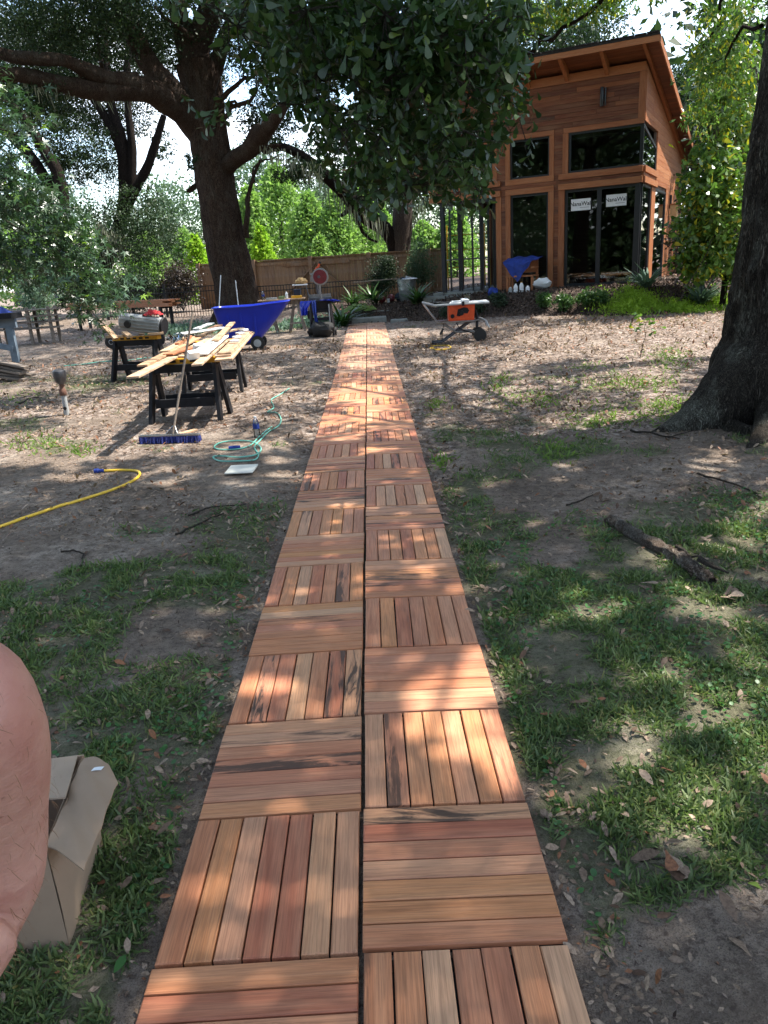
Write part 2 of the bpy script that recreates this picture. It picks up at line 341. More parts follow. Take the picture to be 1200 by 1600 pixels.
M['chips2'] = leafmat('leaf_crumbs', (.035, .022, .016), (.24, .18, .14), .05, .8, .2)
M['moss_hang'] = leafmat('hanging_moss', (.16, .17, .13), (.28, .29, .23), .3, .8, .1)

# ---------------------------------------------------------------- leaf meshes
def unit(a): return a/np.maximum(1e-9, np.linalg.norm(a, axis=-1, keepdims=True))
def strip(widths, ts, bend=0., fold=0.):
    V = []; F = []
    for w, t in zip(widths, ts): V += [(t, -w, bend*t*t+fold*w), (t, w, bend*t*t+fold*w)]
    for i in range(len(ts)-1): F.append((2*i, 2*i+1, 2*i+3, 2*i+2))
    return np.array(V, float), np.array(F)
TPL = {
 'dia': (np.array([(0, 0, 0), (.5, -.24, .07), (1, 0, 0), (.5, .24, .07)]), np.array([(0, 1, 2, 3)])),
 'obov': strip([.025, .09, .20, .235, .13], [0, .35, .65, .85, 1.0], -.12, .0),
 'oval': strip([.02, .13, .185, .16, .02], [0, .25, .5, .75, 1.], .2, .65),
 'blade': strip([.045, .05, .012], [0, .5, 1.], -.35),
 'strap': strip([.03, .035, .03, .005], [0, .35, .7, 1.], -.6),
 'hex': (np.array([(0, 0, 0), (.5, -.5, .05), (1, 0, 0), (.5, .5, .05)]), np.array([(0, 1, 2, 3)])),
}
def _star():
    V = [(.25, 0, 0)]; F = []
    for k, a in enumerate((-2.1, -1.05, 0, 1.05, 2.1)):
        L = (.5, .68, .8, .68, .5)[k]; c, s_ = math.cos(a), math.sin(a)
        V += [(.25+L*.38*math.cos(a-.42), L*.38*math.sin(a-.42), .0), (.25+L*c, L*s_, -.10), (.25+L*.38*math.cos(a+.42), L*.38*math.sin(a+.42), .0)]
        b = 1+3*k; F.append((0, b, b+1, b+2))
    return np.array(V, float), np.array(F)
TPL['star'] = _star()
def _round():
    V = [(0, 0, 0)]+[(.5+.5*math.cos(a), .5*math.sin(a), .06) for a in np.linspace(-2.6, 2.6, 7)]
    return np.array(V, float), np.array([(0, 1, 2, 3), (0, 3, 4, 5), (0, 5, 6, 7)])
TPL['round'] = _round()
def leafmesh(name, P, D, Nn, S, kind, Wd=1., rs=RS):
    T, F = TPL[kind]; n = len(P); D = unit(D); sd = unit(np.cross(Nn, D)); up = np.cross(D, sd); S = np.broadcast_to(S, (n,))
    V = P[:, None, :]+S[:, None, None]*(T[None, :, 0, None]*D[:, None, :]+Wd*T[None, :, 1, None]*sd[:, None, :]+T[None, :, 2, None]*up[:, None, :])
    FF = (F[None]+(np.arange(n)*len(T))[:, None, None]).reshape(-1, F.shape[1])
    at_ = np.repeat(rs.rand(n, 3), len(T), axis=0)
    return mesh_np(name, V.reshape(-1, 3), FF, at_)
def rdir(n, zb=0., rs=RS): d = rs.normal(size=(n, 3)); d[:, 2] += zb; return unit(d)
def leafobj(name, mat, parent, P, S, kind='dia', D=None, Nn=None, Wd=1., zb=0., **kw):
    n = len(P); D = rdir(n, zb) if D is None else D; Nn = rdir(n, .6) if Nn is None else Nn
    me = leafmesh(name, P, D, Nn, S, kind, Wd); me.materials.append(mat)
    o = bpy.data.objects.new(name, me); link(o, parent)
    for k, v in kw.items(): o[k] = v
    return o
def clump_pts(ells, n, sub=26, subr=.28, rs=RS):
    """points in ellipsoids, gathered in small clumps near their surface"""
    out = []; vol = np.array([e[3]*e[4]*e[5] for e in ells])**.67; vol = vol/vol.sum()
    for e, w in zip(ells, vol):
        m = max(1, int(n*w)); k = max(3, int(m/sub)); d = rdir(k, 0, rs); r = rs.rand(k)**.45
        cc = d*r[:, None]*np.array(e[3:6])+np.array(e[:3]); idx = rs.randint(0, k, m); s = subr*min(e[3:6])
        sz = .5+rs.rand(k)
        out.append(cc[idx]+rs.normal(size=(m, 3))*s*.55*sz[idx][:, None]*np.array([1.25, 1.25, .7]))
    return np.concatenate(out)
def trunkmesh(name, mat, parent, pts, rad, seg=24, rough=.08, fl=3., sub=8, seed=0):
    """tapered bark tube with ridges; pts in world, parent at identity-rotation"""
    pts = np.array(pts, float); n0 = len(pts); t = np.linspace(0, n0-1, (n0-1)*sub+1); i0 = np.clip(t.astype(int), 0, n0-2); f = t-i0
    g = lambda a, i: a[np.clip(i, 0, n0-1)]
    def cat(a):
        p0, p1, p2, p3 = g(a, i0-1), g(a, i0), g(a, i0+1), g(a, i0+2); ff = f if a.ndim == 1 else f[:, None]
        return .5*(2*p1+(p2-p0)*ff+(2*p0-5*p1+4*p2-p3)*ff**2+(3*p1-p0-3*p2+p3)*ff**3)
    C = cat(pts); r = np.maximum(.004, cat(np.array(rad, float))); V = []; prev = None
    for i in range(len(C)):
        d = unit(C[min(i+1, len(C)-1)]-C[max(0, i-1)])
        if prev is None: prev = np.cross(d, [0, 0, 1.]) if abs(d[2]) < .9 else np.array([1., 0, 0])
        s_ = unit(prev-d*(prev@d)); prev = s_; u = np.cross(d, s_); a = np.arange(seg)*2*PI/seg
        L = i/len(C)*fl*4
        rr = r[i]*(1+rough*2*(vn(np.arange(seg)*1.0+seed*7, np.full(seg, L*1.5))-.5)+rough*1.2*(vn(np.arange(seg)*.35+seed*3, np.full(seg, L*.5+9))-.5))
        rr[-1] = (rr[0]+rr[-2])/2
        V.append(C[i]+np.cos(a)[:, None]*s_*rr[:, None]+np.sin(a)[:, None]*u*rr[:, None])
    V = np.concatenate(V); m = len(C); k = np.arange(seg); F = []
    for i in range(m-1): F.append(np.stack([i*seg+k, i*seg+(k+1) % seg, (i+1)*seg+(k+1) % seg, (i+1)*seg+k], 1))
    loc = np.array(parent.location) if parent is not None else 0
    me = mesh_np(name, V-loc, np.concatenate(F), smooth=True); me.materials.append(mat)
    o = bpy.data.objects.new(name, me); link(o, parent); return o
def limbs(name, mat, parent, paths, seg=7):
    """thin branches: a part each while they can be told apart, else one joined part"""
    if 1 < len(paths) <= 16:
        for p in paths: limbs(name, mat, parent, [p], seg)
        return
    Vs = []; Fs = []; off = 0
    for pts, r0, r1 in paths:
        pts = np.array(pts, float); n = len(pts); rr = np.linspace(r0, r1, n)
        for i in range(n):
            d = unit(pts[min(i+1, n-1)]-pts[max(0, i-1)]); s_ = unit(np.cross(d, [0.13, .2, 1.])); u = np.cross(d, s_); a = np.arange(seg)*2*PI/seg
            Vs.append(pts[i]+(np.cos(a)[:, None]*s_+np.sin(a)[:, None]*u)*rr[i])
        k = np.arange(seg)
        for i in range(n-1): Fs.append(off+np.stack([i*seg+k, i*seg+(k+1) % seg, (i+1)*seg+(k+1) % seg, (i+1)*seg+k], 1))
        off += n*seg
    loc = np.array(parent.location) if parent is not None else 0
    me = mesh_np(name, np.concatenate(Vs)-loc, np.concatenate(Fs), smooth=True); me.materials.append(mat)
    o = bpy.data.objects.new(name, me); link(o, parent)
    if len(paths) > 1: o['kind'] = 'stuff'
    return o
def wiggle(a, b, n=6, amp=.12, rs=RS):
    a = np.array(a, float); b = np.array(b, float); t = np.linspace(0, 1, n)[:, None]; L = np.linalg.norm(b-a)
    return a+(b-a)*t+rs.normal(size=(n, 3))*amp*L*np.sin(t*PI)*.5

# ================================================================ GROUND
def axis(lo, hi, dense_lo, dense_hi, d0, g):
    a = list(np.arange(dense_lo, dense_hi, d0)); s = d0
    x = dense_lo
    while x > lo: s *= g; x -= s; a.insert(0, x)
    s = d0; x = a[-1]
    while x < hi: s *= g; x += s; a.append(x)
    return np.array(a)
gx = axis(-900, 900, -6, 7, .055, 1.045); gy = axis(-700, 1500, -1, 14, .06, 1.03)
GX, GY = np.meshgrid(gx, gy); GZ = H(GX, GY)
def pathd(x, y): return np.where((y > -3) & (y < 24.5), np.maximum(0, np.abs(x)-.57), 9.)
def green(x, y):
    """how much grass grows at a point (0..1)"""
    n = fbm(x*.8+3, y*.8+1, 3); n2 = fbm(x*2.3+9, y*2.3, 3)
    w_ = 1.6*(fbm(x*.55+70, y*.55, 3)-.5)*2; b = np.where(x < 0, .95*sm((6.7+w_-y)/2.4), .95*sm((7.2+w_-y)/3.4)+.25*sm((9-y)/2))
    b = b+np.where(x > .5, .40*sm((13.2-y)/2)*sm((y-7)/2), 0)
    b = b+.75*np.exp(-(((x+5.6)/1.6)**2+((y-14.)/2.2)**2))+.6*np.exp(-(((x+5)/1.2)**2+((y-10.2)/.8)**2))
    b = b+.9*np.exp(-(((x+5.5)/2.2)**2+((y-24)/1.6)**2))
    b = b-1.6*np.exp(-(((x-1.05)/.30)**2+((y-1.42)/.24)**2))-1.0*np.exp(-(((x-.78)/.14)**2+((y-1.25)/.3)**2))-.7*np.exp(-(((x-1.0)/.5)**2+((y-4.2)/.6)**2))-.8*np.exp(-(((x+.80)/.2)**2+((y-2.3)/.3)**2))-.6*np.exp(-(((x+.95)/.3)**2+((y-3.6)/.35)**2))
    b = b-.9*np.exp(-(((x+2.6)/1.6)**2+((y-4.8)/.35)**2)) - .7*np.exp(-(((x-1.9)/.8)**2+((y-5.6)/.5)**2))
    b = b-.7*np.exp(-(pathd(x, y)/.06)**2)
    v = b+(n-.5)*1.5+(n2-.5)*1.3
    return np.clip(sm((v-.36)/.5), 0, 1)*np.where(bank_t(x, y) > -.3, 0, 1)
def litter(x, y):
    n = fbm(x*.9+31, y*.9+7, 3); far = sm((y-6)/3)
    b = .15+np.where(x > .5, .75*far, .35*far)+.75*np.exp(-(pathd(x, y)/.22)**2)+.55*np.exp(-(((x+1.2)/.7)**2+((y-5.3)/1.3)**2))+.35*np.exp(-(((x+4.2)/1.2)**2+((y-11.5)/1.3)**2))
    return np.clip(b+(n-.5)*1.6, 0, 1)
mul = sm((bank_t(GX, GY)+.15)/.3)*np.where((GX > -2.2), 1, 0)*np.where(GY < 60, 1, 0)
ga = np.stack([green(GX, GY).ravel(), (litter(GX, GY)*(.25+.75*sm((GY-4)/5))).ravel(), mul.ravel()], 1)
ny, nx = GX.shape; ii = (np.arange(ny-1)[:, None]*nx+np.arange(nx-1)[None]).ravel()
gme = mesh_np('ground', np.stack([GX.ravel(), GY.ravel(), GZ.ravel()], 1), np.stack([ii, ii+1, ii+nx+1, ii+nx], 1), ga, True)
def groundmat():
    t = NT('soil_and_litter'); a = t.N('Attribute', attribute_name='rnd'); sp = t.N('SeparateColor'); t.set(sp.inputs[0], a.outputs['Color'])
    c = t.coords('Object'); n1 = t.noise(c, 1.3, 6, .62); n2 = t.noise(c, 14, 6, .7); n3 = t.noise(c, 70, 3, .6); n4 = t.noise(c, 230, 3, .7); n5 = t.noise(c, 32, 6, .75)
    soil = t.ramp(n1, [(.3, (.155, .118, .088)), (.5, (.275, .215, .168)), (.70, (.46, .385, .315))])
    soil = t.mix(t.ramp(n2, [(.35, (.55, .55, .55)), (.6, (0, 0, 0))]), soil, (.055, .040, .032))
    soil = t.mix(t.ramp(n3, [(.62, (0, 0, 0)), (.8, (.5, .5, .5))]), soil, (.42, .37, .32))
    soil = t.mix(t.ramp(n4, [(.48, (0, 0, 0)), (.62, (.65, .65, .65))]), soil, (.06, .045, .035)); soil = t.mix(t.ramp(n5, [(.52, (0, 0, 0)), (.62, (.8, .8, .8))]), soil, (.07, .05, .04))
    v = t.N('TexVoronoi', Scale=17., Randomness=1.); t.set(v.inputs['Vector'], t.coords('Object', (1, .55, 1)))
    v2 = t.N('TexVoronoi', Scale=38., Randomness=1.); t.set(v2.inputs['Vector'], c)
    s2 = t.N('SeparateColor'); t.set(s2.inputs[0], v.outputs['Color']); s3 = t.N('SeparateColor'); t.set(s3.inputs[0], v2.outputs['Color'])
    lf = t.ramp(s2.outputs[0], [(0, (.045, .03, .022)), (.35, (.11, .075, .056)), (.7, (.25, .19, .155)), (1, (.47, .40, .35))])
    lf2 = t.ramp(s3.outputs[1], [(0, (.035, .024, .018)), (.5, (.15, .11, .088)), (1, (.44, .37, .32))])
    lt = t.mix(.5, lf, lf2)
    col = t.mix(t.ramp(t.math('ADD', sp.outputs[1], t.math('MULTIPLY', t.math('SUBTRACT', n2, .5), .9)), [(.3, (0, 0, 0)), (.62, (.85, .85, .85))]), soil, lt)
    gr = t.ramp(t.noise(c, 45, 4, .7), [(.3, (.02, .04, .012)), (.7, (.07, .11, .03))])
    col = t.mix(t.math('MULTIPLY', t.ramp(t.math('ADD', sp.outputs[0], t.math('MULTIPLY', t.math('SUBTRACT', n2, .5), .6)), [(.35, (0, 0, 0)), (.75, (1, 1, 1))]), .45), col, gr)
    mu = t.ramp(s3.outputs[2], [(0, (.016, .011, .009)), (.6, (.055, .038, .030)), (1, (.13, .095, .075))])
    col = t.mix(sp.outputs[2], col, mu)
    h = t.math('ADD', t.math('MULTIPLY', n2, .8), t.math('MULTIPLY', s2.outputs[0], .35)); h = t.math('ADD', h, t.math('MULTIPLY', n3, .3)); h = t.math('ADD', h, t.math('MULTIPLY', n5, .6)); t.bump(h, .9, .04)
    return t.fin(col, .92, Specular_IOR_Level=.15)
gme.materials.append(groundmat()); g = bpy.data.objects.new('ground', gme); link(g); g['kind'] = 'structure'

# grass, clover, dead leaves
def scatter(n, x0, x1, y0, y1, dens, rs=RS, power=1.):
    """random points, more of them near the camera"""
    u = rs.rand(n)**power; y = y0+(y1-y0)*u; x = x0+(x1-x0)*rs.rand(n); k = rs.rand(n) < dens(x, y); return x[k], y[k]
infr = lambda x, y: np.abs(x-.13) < .62*np.maximum(y, 0)+1.2
def gobj(name, mat, x, y, S, kind, lift=.0, zb=.5, Wd=1., flat=False, **kw):
    n = len(x); P = np.stack([x, y, H(x, y)+lift], 1); D = rdir(n, zb)
    if not flat: D[:, 2] = np.abs(D[:, 2])
    else: D[:, 2] *= .35
    Nn = rdir(n, 4. if flat else .4)
    return leafobj(name, mat, None, P, S, kind, D, Nn, Wd, kind='stuff') if False else _g2(name, mat, P, D, Nn, S, kind, Wd)
def _g2(name, mat, P, D, Nn, S, kind, Wd):
    me = leafmesh(name, P, D, Nn, S, kind, Wd); me.materials.append(mat); o = bpy.data.objects.new(name, me); link(o); o['kind'] = 'stuff'; return o
xs = []; ys = []
for n, y0, y1 in ((330000, .9, 2.6), (260000, 2.6, 4.6), (130000, 4.6, 8), (50000, 8, 15), (16000, 15, 25)):
    hw = .56*y1+.5; x, y = scatter(n, -hw, hw, y0, y1, lambda x, y: green(x, y)*(pathd(x, y) > .03)*np.clip(.05+3.6*(fbm(x*6, y*6, 3)-.38), 0, 1)*.85)
    xs.append(x); ys.append(y)
x = np.concatenate(xs); y = np.concatenate(ys)
S = (.012+.030*RS.rand(len(x))**2)*(1+.085*y)
gobj('grass', M['grass'], x, y, S, 'blade', zb=.25, Wd=1.9)
x, y = scatter(16000, -3, 4, .9, 6, lambda x, y: green(x, y)*(fbm(x*2+40, y*2, 2) > .52)*(pathd(x, y) > .05))
gobj('clover_patch', M['clover'], x, y, .012+.014*RS.rand(len(x)), 'round', .018, zb=0, flat=True)
xs = []; ys = []
for n, y0, y1, k in ((16000, .9, 3.2, .42), (26000, 3.2, 7, .8), (30000, 7, 13, .9), (42000, 13, 19, .9), (20000, 19, 30, .6)):
    hw = .58*y1+.8; x, y = scatter(n, -hw, hw, y0, y1, lambda x, y: litter(x, y)*k*(pathd(x, y) > .0))
    xs.append(x); ys.append(y)
x = np.concatenate(xs); y = np.concatenate(ys)
gobj('leaf_litter', M['dead'], x, y, (.013+.036*RS.rand(len(x))**2)*(1+.07*y), 'oval', .008, zb=.05, Wd=1.2, flat=True)
x, y = scatter(60000, -3.2, 4, .9, 6, lambda x, y: (pathd(x, y) > .0)*np.clip(1.8*(fbm(x*3+5, y*3+2, 3)-.3), 0, 1))
x2, y2 = scatter(150000, -5, 6, .9, 10, lambda x, y: (pathd(x, y) > .0)*np.clip(2.4*(fbm(x*2.1+15, y*2.1+2, 4)-.38), 0, 1)*(.25+.75*litter(x, y)))
gobj('leaf_fragments', M['dead'], x2, y2, (.007+.022*RS.rand(len(x2))**1.5)*(1+.05*y2), 'dia', .005, zb=.05, Wd=1.1, flat=True)
gobj('soil_crumbs', M['chips2'], x, y, .006+.022*RS.rand(len(x))**2, 'dia', .004, zb=.1, Wd=.7, flat=True)
x, y = scatter(26000, -2.5, 14, 17.5, 26, lambda x, y: (bank_t(x, y) > -.25)*(bank_t(x, y) < 3.5)*1.)
gobj('mulch', M['chips'], x, y, .05+.06*RS.rand(len(x)), 'dia', .01, zb=.2)
# ================================================================ WALKWAY
T = .56
walk = bpy.data.objects.new('wood_walkway', None); link(walk); walk['kind'] = 'structure'
sw = (T-.012)/7
smb = MB(); smb.box(0, T-.010, -sw/2+.0026, sw/2-.0026, -.019, 0, .0035); slat_me = smb.mesh('slat', M['deck'])
tmb = MB(); tmb.box(-T/2+.012, T/2-.012, -T/2+.012, T/2-.012, -.034, -.024)
for k in range(-3, 4): tmb.box(-T/2+.01, T/2-.01, k*sw-.006, k*sw+.006, -.024, -.0205)
tile_me = tmb.mesh('deck_tile', M['plastic_black'])
Y0 = 1.5385
far_v = []; far_f = []; far_a = []
def pathz(y): return .13*float(sm((y-12)/12))
for row in range(-2, 40):
    for c in (0, 1):
        yc = Y0+row*T+T/2; xc = (-T/2-.0005) if c == 0 else (T/2+.0005); z = pathz(yc)+.002
        tilt = (.0 if c == 0 else .031); vertical = ((row % 2 == 0) == (c == 0))
        tl = inst(tile_me, 'deck_tile', walk, (xc, yc, z), ((pathz(yc+.28)-pathz(yc-.28))/.56+random.gauss(0, .002), tilt+random.gauss(0, .002), random.gauss(0, .003)))
        for s in range(7):
            off = (s-3)*sw
            if -1 <= row < 20 or (row == 20):
                if vertical: inst(slat_me, 'slat', tl, (off, -T/2+.005, random.gauss(0, .001)), (0, 0, PI/2+random.gauss(0, .0015)))
                else: inst(slat_me, 'slat', tl, (-T/2+.005, off, random.gauss(0, .001)), (random.gauss(0, .002), 0, random.gauss(0, .0015)))
            else:
                L = T-.01; w = sw-.006; m = MB()
                if vertical: m.box(xc+off-w/2, xc+off+w/2, yc-L/2, yc+L/2, z-.019, z, .003)
                else: m.box(xc-L/2, xc+L/2, yc+off-w/2, yc+off+w/2, z-.019, z, .003)
                dz = [(p[0], p[1], p[2]+(p[1]-yc)*(pathz(yc+.28)-pathz(yc-.28))/.56-(p[0]-xc)*tilt) for p in m.v]
                o = len(far_v); far_v += dz
                for f in m.f: far_f.append([f[0]+o, f[1]+o, f[2]+o, f[3]+o])
                rr = random.random(); far_a += [[rr, random.random(), 0]]*len(dz)
me = mesh_np('slat', np.array(far_v), np.array(far_f), np.array(far_a)); me.materials.append(M['deck_far']); o = bpy.data.objects.new('slat', me); link(o, walk); o['kind'] = 'stuff'
# stone steps up to the house
st = bpy.data.objects.new('garden_steps', None); link(st); st['kind'] = 'structure'
for i, (xa, xb, ya, yb, zt) in enumerate(((-.46, .62, 24.1, 25.3, .27), (.04, 1.05, 25.2, 26.25, .41), (.32, 1.6, 26.15, 29.5, .56))):
    MB().box(xa, xb, ya, yb, zt-.16, zt, .012).build('step', M['stone'], st)
MB().box(-.02, .5, 0, .35, 0, .1, .02).build('stepping_stone', M['stone'])
o = bpy.data.objects['stepping_stone']; o.location = gp(612, 505); tag(o, 'small grey stone lying at the right foot of the garden steps', 'stone')
# ================================================================ HOUSE
HO = np.array([7.588, 21.628, .881]); HR = R(-28)
hx = np.array([math.cos(HR), math.sin(HR), 0]); hy = np.array([-math.sin(HR), math.cos(HR), 0])
def hw(x, y, z): return HO+hx*x+hy*y+np.array([0, 0, z])
house = thing('timber_house', 'modern red cedar house with a sloping roof and dark corner windows on the mulch bank', 'house', HO, HR)
def HB(name, mat, *boxes, c=0., parent=None):
    m = MB()
    for b in boxes: m.box(*b, c)
    return m.build(name, mat, parent or house)
HL, HD = -6.16, 9.0
rz = lambda y: 5.63-.18*(y+.9)          # underside of the roof at depth y
# boards of the front wall: each row cut where the windows are
front = HB('front_wall', M['interior'], (HL+.05, -.05, .03, .10, 4.17, 5.4), (-2.36, -2.23, .03, .1, 0, 2.76), (-3.91, -3.78, .03, .1, 0, 2.76), (-2.37, -2.13, .03, .1, 2.87, 4.17), (-4.03, -3.77, .03, .1, 2.87, 4.17), (-6.16, -.05, .03, .1, 2.76, 2.87))
bh = .118
def board_row(x0, x1, z, h, parent, y=0.0, mat='cedar_dark', split=1.6):
    x = x0
    while x < x1-.02:
        L = min(x1-x, split*(.5+random.random()*1.3))
        if x1-x-L < .3: L = x1-x
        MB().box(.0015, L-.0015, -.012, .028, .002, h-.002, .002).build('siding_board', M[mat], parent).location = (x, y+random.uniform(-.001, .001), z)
        x += L
z = 4.17
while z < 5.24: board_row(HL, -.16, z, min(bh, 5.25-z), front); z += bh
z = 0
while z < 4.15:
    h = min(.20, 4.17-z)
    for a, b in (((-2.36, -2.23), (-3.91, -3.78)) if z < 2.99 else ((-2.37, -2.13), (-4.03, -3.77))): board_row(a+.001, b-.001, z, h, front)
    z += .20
for a, b in ((-6.15, -3.9), (-3.9, -2.3), (-2.3, -.02)): board_row(a, b, 2.765, .10, front, y=-.02)
# trims
def trim(name, *b, mat='cedar_trim'): return HB(name, M[mat], *b, c=.004)
for a, b, dp in ((-6.16, -3.92, .085), (-3.775, -2.365, .035), (-2.225, .02, .085)):
    trim('belt_trim', (a, b, -dp, .03, 2.605, 2.76)); trim('belt_trim', (a, b, -dp, .03, 2.87, 3.02))
for a, b in ((-6.16, -4.03), (-3.78, -2.37), (-2.12, -.003)): trim('window_trim', (a, b, -.032, .03, 4.035, 4.165))
for xx, w_, z0, z1 in ((-2.23, .17, -.02, 2.603), (-2.13, .155, 3.022, 4.033), (-2.52, .155, -.02, 2.603), (-2.50, .13, 3.022, 4.033), (-3.78, .14, -.02, 2.603), (-3.77, .13, 3.022, 4.033), (-4.07, .16, -.02, 2.603), (-4.16, .13, 3.022, 4.033), (-.16, .16, 4.168, 5.247)):
    trim('window_trim', (xx, xx+w_, -.028, .03, z0, z1), mat='cedar_trim_z')
trim('frieze_board', (-6.2, -.01, -.035, .03, 5.25, 5.46))
# windows: black frame (part) with its panes (sub-parts)
def hframe(name, x0, x1, z0, z1, y, fw=.05, mull=(), glassm='glass'):
    bx = [(x0, x0+fw, y, y+.06, z0, z1), (x1-fw, x1, y, y+.06, z0, z1), (x0+fw, x1-fw, y, y+.06, z0, z0+fw), (x0+fw, x1-fw, y, y+.06, z1-fw, z1)]
    for q, wq in mull: bx.append((q-wq/2, q+wq/2, y-.01, y+.05, z0+fw, z1-fw))
    f = HB(name, M['frame'], *bx); xs_ = [x0+fw]+[q for q, _ in mull]+[x1-fw]
    for a, b in zip(xs_[:-1], xs_[1:]): HB('pane', M['glass'], (a, b, y+.025, y+.035, z0+fw, z1-fw), parent=f)
    return f
rd = hframe('glass_door', -2.05, -.10, .02, 2.60, .02, .07, ((-1.11, .12),))
md = hframe('glass_door', -3.64, -2.52, .02, 2.60, .03, .06)
hframe('upper_window', -1.96, -.03, 3.022, 4.033, .0, .055)
hframe('upper_window', -3.64, -2.50, 3.022, 4.033, .02, .05)
hframe('upper_window', -5.66, -4.16, 3.022, 4.033, .02, .05)
HB('corner_post', M['frame'], (-.13, -.02, .0, .11, 0, 2.6)); HB('corner_post', M['frame'], (-5.85, -5.73, .0, .12, -.15, 2.6))
# side wall (faces the sun): boards cut by the openings, built as boards with sloping tops
side = HB('side_wall', M['interior'], (-.10, -.03, 4.72, HD, -.1, 3.6), (-.1, -.03, 2.4, 4.7, 2.62, 4.3), (-.1, -.03, .1, 2.4, 4.1, 4.75))
def stop(y): return rz(y)-.06
def side_board(y0, y1, z0, z1):
    ya, yb = y0, y1
    t0, t1 = stop(ya)-.01, stop(yb)-.01
    if t1 >= z1: m = MB().box(-.028, .012, ya+.0015, yb-.0015, z0+.0015, z1-.0015, .0015)
    else:
        yc = (ya+((t0-z1)/(t0-t1))*(yb-ya)) if t0 > z1 else ya
        ye = yb if t1 > z0 else ya+((t0-z0)/(t0-t1))*(yb-ya)
        P = [(ya, z0+.0015)]+[(ye, z0+.0015)]+([(yb, t1)] if t1 > z0 else [])+([(yc, z1-.0015), (ya, z1-.0015)] if t0 > z1 else [(ya, t0)])
        m = MB().prism(P, -.028, .012, 'x')
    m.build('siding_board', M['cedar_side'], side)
z = -.1; sh = .14
while z < 5.6:
    z1 = z+sh
    segs = []
    for a, b in (((.02 if z > 4.05 else 2.42 if z > 2.55 else 4.78), HD),):
        if z > 4.05: a = .02
        elif z > 2.58: a = 2.42
        else: a = 4.78
        b2 = min(HD, (5.63-.06-z)/.18-.9)
        y_ = a
        while y_ < b2-.05:
            L = min(b2-y_, 1.2+2.2*random.random()); L = b2-y_ if b2-y_-L < .4 else L
            side_board(y_, y_+L, z, z1); y_ += L
    z = z1
trim('belt_trim', (-.03, .085, .0, 2.36, 2.605, 2.76), mat='cedar_trim_y'); trim('belt_trim', (-.03, .085, .0, 2.36, 2.87, 3.02), mat='cedar_trim_y'); trim('belt_trim', (-.03, .04, 0, 2.36, 2.762, 2.868), mat='cedar_trim_y')
trim('corner_trim', (-.005, .022, 0.004, .14, 4.1, 5.25), mat='cedar_trim_z')
trim('side_post', (-.06, .03, 1.62, 2.34, -.05, 2.603), mat='cedar_trim_z')
sf = MB()
for b in ((-.05, .0, .0, .06, 3.022, 4.0), (-.05, .0, 2.28, 2.36, 3.022, 3.66), (-.05, 0, .06, 2.28, 3.022, 3.08)): sf.box(*b)
sf.beam((-.025, .03, 4.0), (-.025, 2.34, 3.66), .05, .08)
sf = sf.build('upper_window', M['frame'], house); MB().prism([(.06, 3.08), (2.28, 3.08), (2.28, 3.64), (.06, 3.96)], -.03, -.02, 'x').build('pane', M['glass'], sf)
for y0, y1, gl in ((.11, 1.6, 1), (2.42, 4.72, 1)):
    f = HB('side_window', M['frame'], (-.05, .01, y0, y0+.06, -.05, 2.6), (-.05, .01, y1-.09, y1, -.05, 2.6), (-.05, .01, y0, y1, 2.53, 2.6), (-.05, .01, y0, y1, -.05, .03)); HB('pane', M['glass'], (-.03, -.02, y0+.06, y1-.09, .03, 2.53), parent=f)
# left and back walls, floor, ceiling: dark inside
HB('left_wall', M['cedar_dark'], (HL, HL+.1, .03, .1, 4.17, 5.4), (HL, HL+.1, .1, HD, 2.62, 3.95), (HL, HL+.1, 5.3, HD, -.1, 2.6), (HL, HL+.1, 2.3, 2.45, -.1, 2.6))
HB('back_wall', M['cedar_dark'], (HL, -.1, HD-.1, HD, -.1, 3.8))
HB('inner_wall', M['interior'], (-4.02, -3.92, .35, HD-.1, 0, 3.8)); HB('inner_wall', M['interior'], (-6.0, -4.02, 5.2, 5.3, 0, 3.8))
HB('floor_slab', M['stone'], (HL, 0, .0, HD, -.9, -.005)); HB('patio_slab', M['stone'], (HL-.2, .15, -.35, .0, -.9, -.09))
HB('ceiling', M['interior'], (HL+.1, -.1, .1, HD-.1, 3.86, 3.90))
# opened folding door panels in the left bay
for x, y, a in ((-5.60, .15, 52), (-5.36, .25, 49), (-5.28, .25, 52), (-4.92, .25, 50), (-4.66, .25, 47), (-4.58, .25, 52), (-4.40, .25, 51), (-4.22, .25, 50)):
    w = .62; m = MB(); m.box(0, .07, -.03, .03, .02, 2.58).box(w-.07, w, -.03, .03, .02, 2.58).box(.07, w-.07, -.03, .03, .02, .10).box(.07, w-.07, -.03, .03, 2.5, 2.58)
    f = m.build('folding_panel', M['frame'], house); f.location = (x, y, 0); f.rotation_euler = (0, 0, R(a)+PI/3)
    MB().box(.07, w-.07, -.008, .008, .1, 2.5).build('pane', M['glass'], f)
HB('door_head', M['frame'], (-5.75, -4.08, .0, .12, 2.5, 2.6))
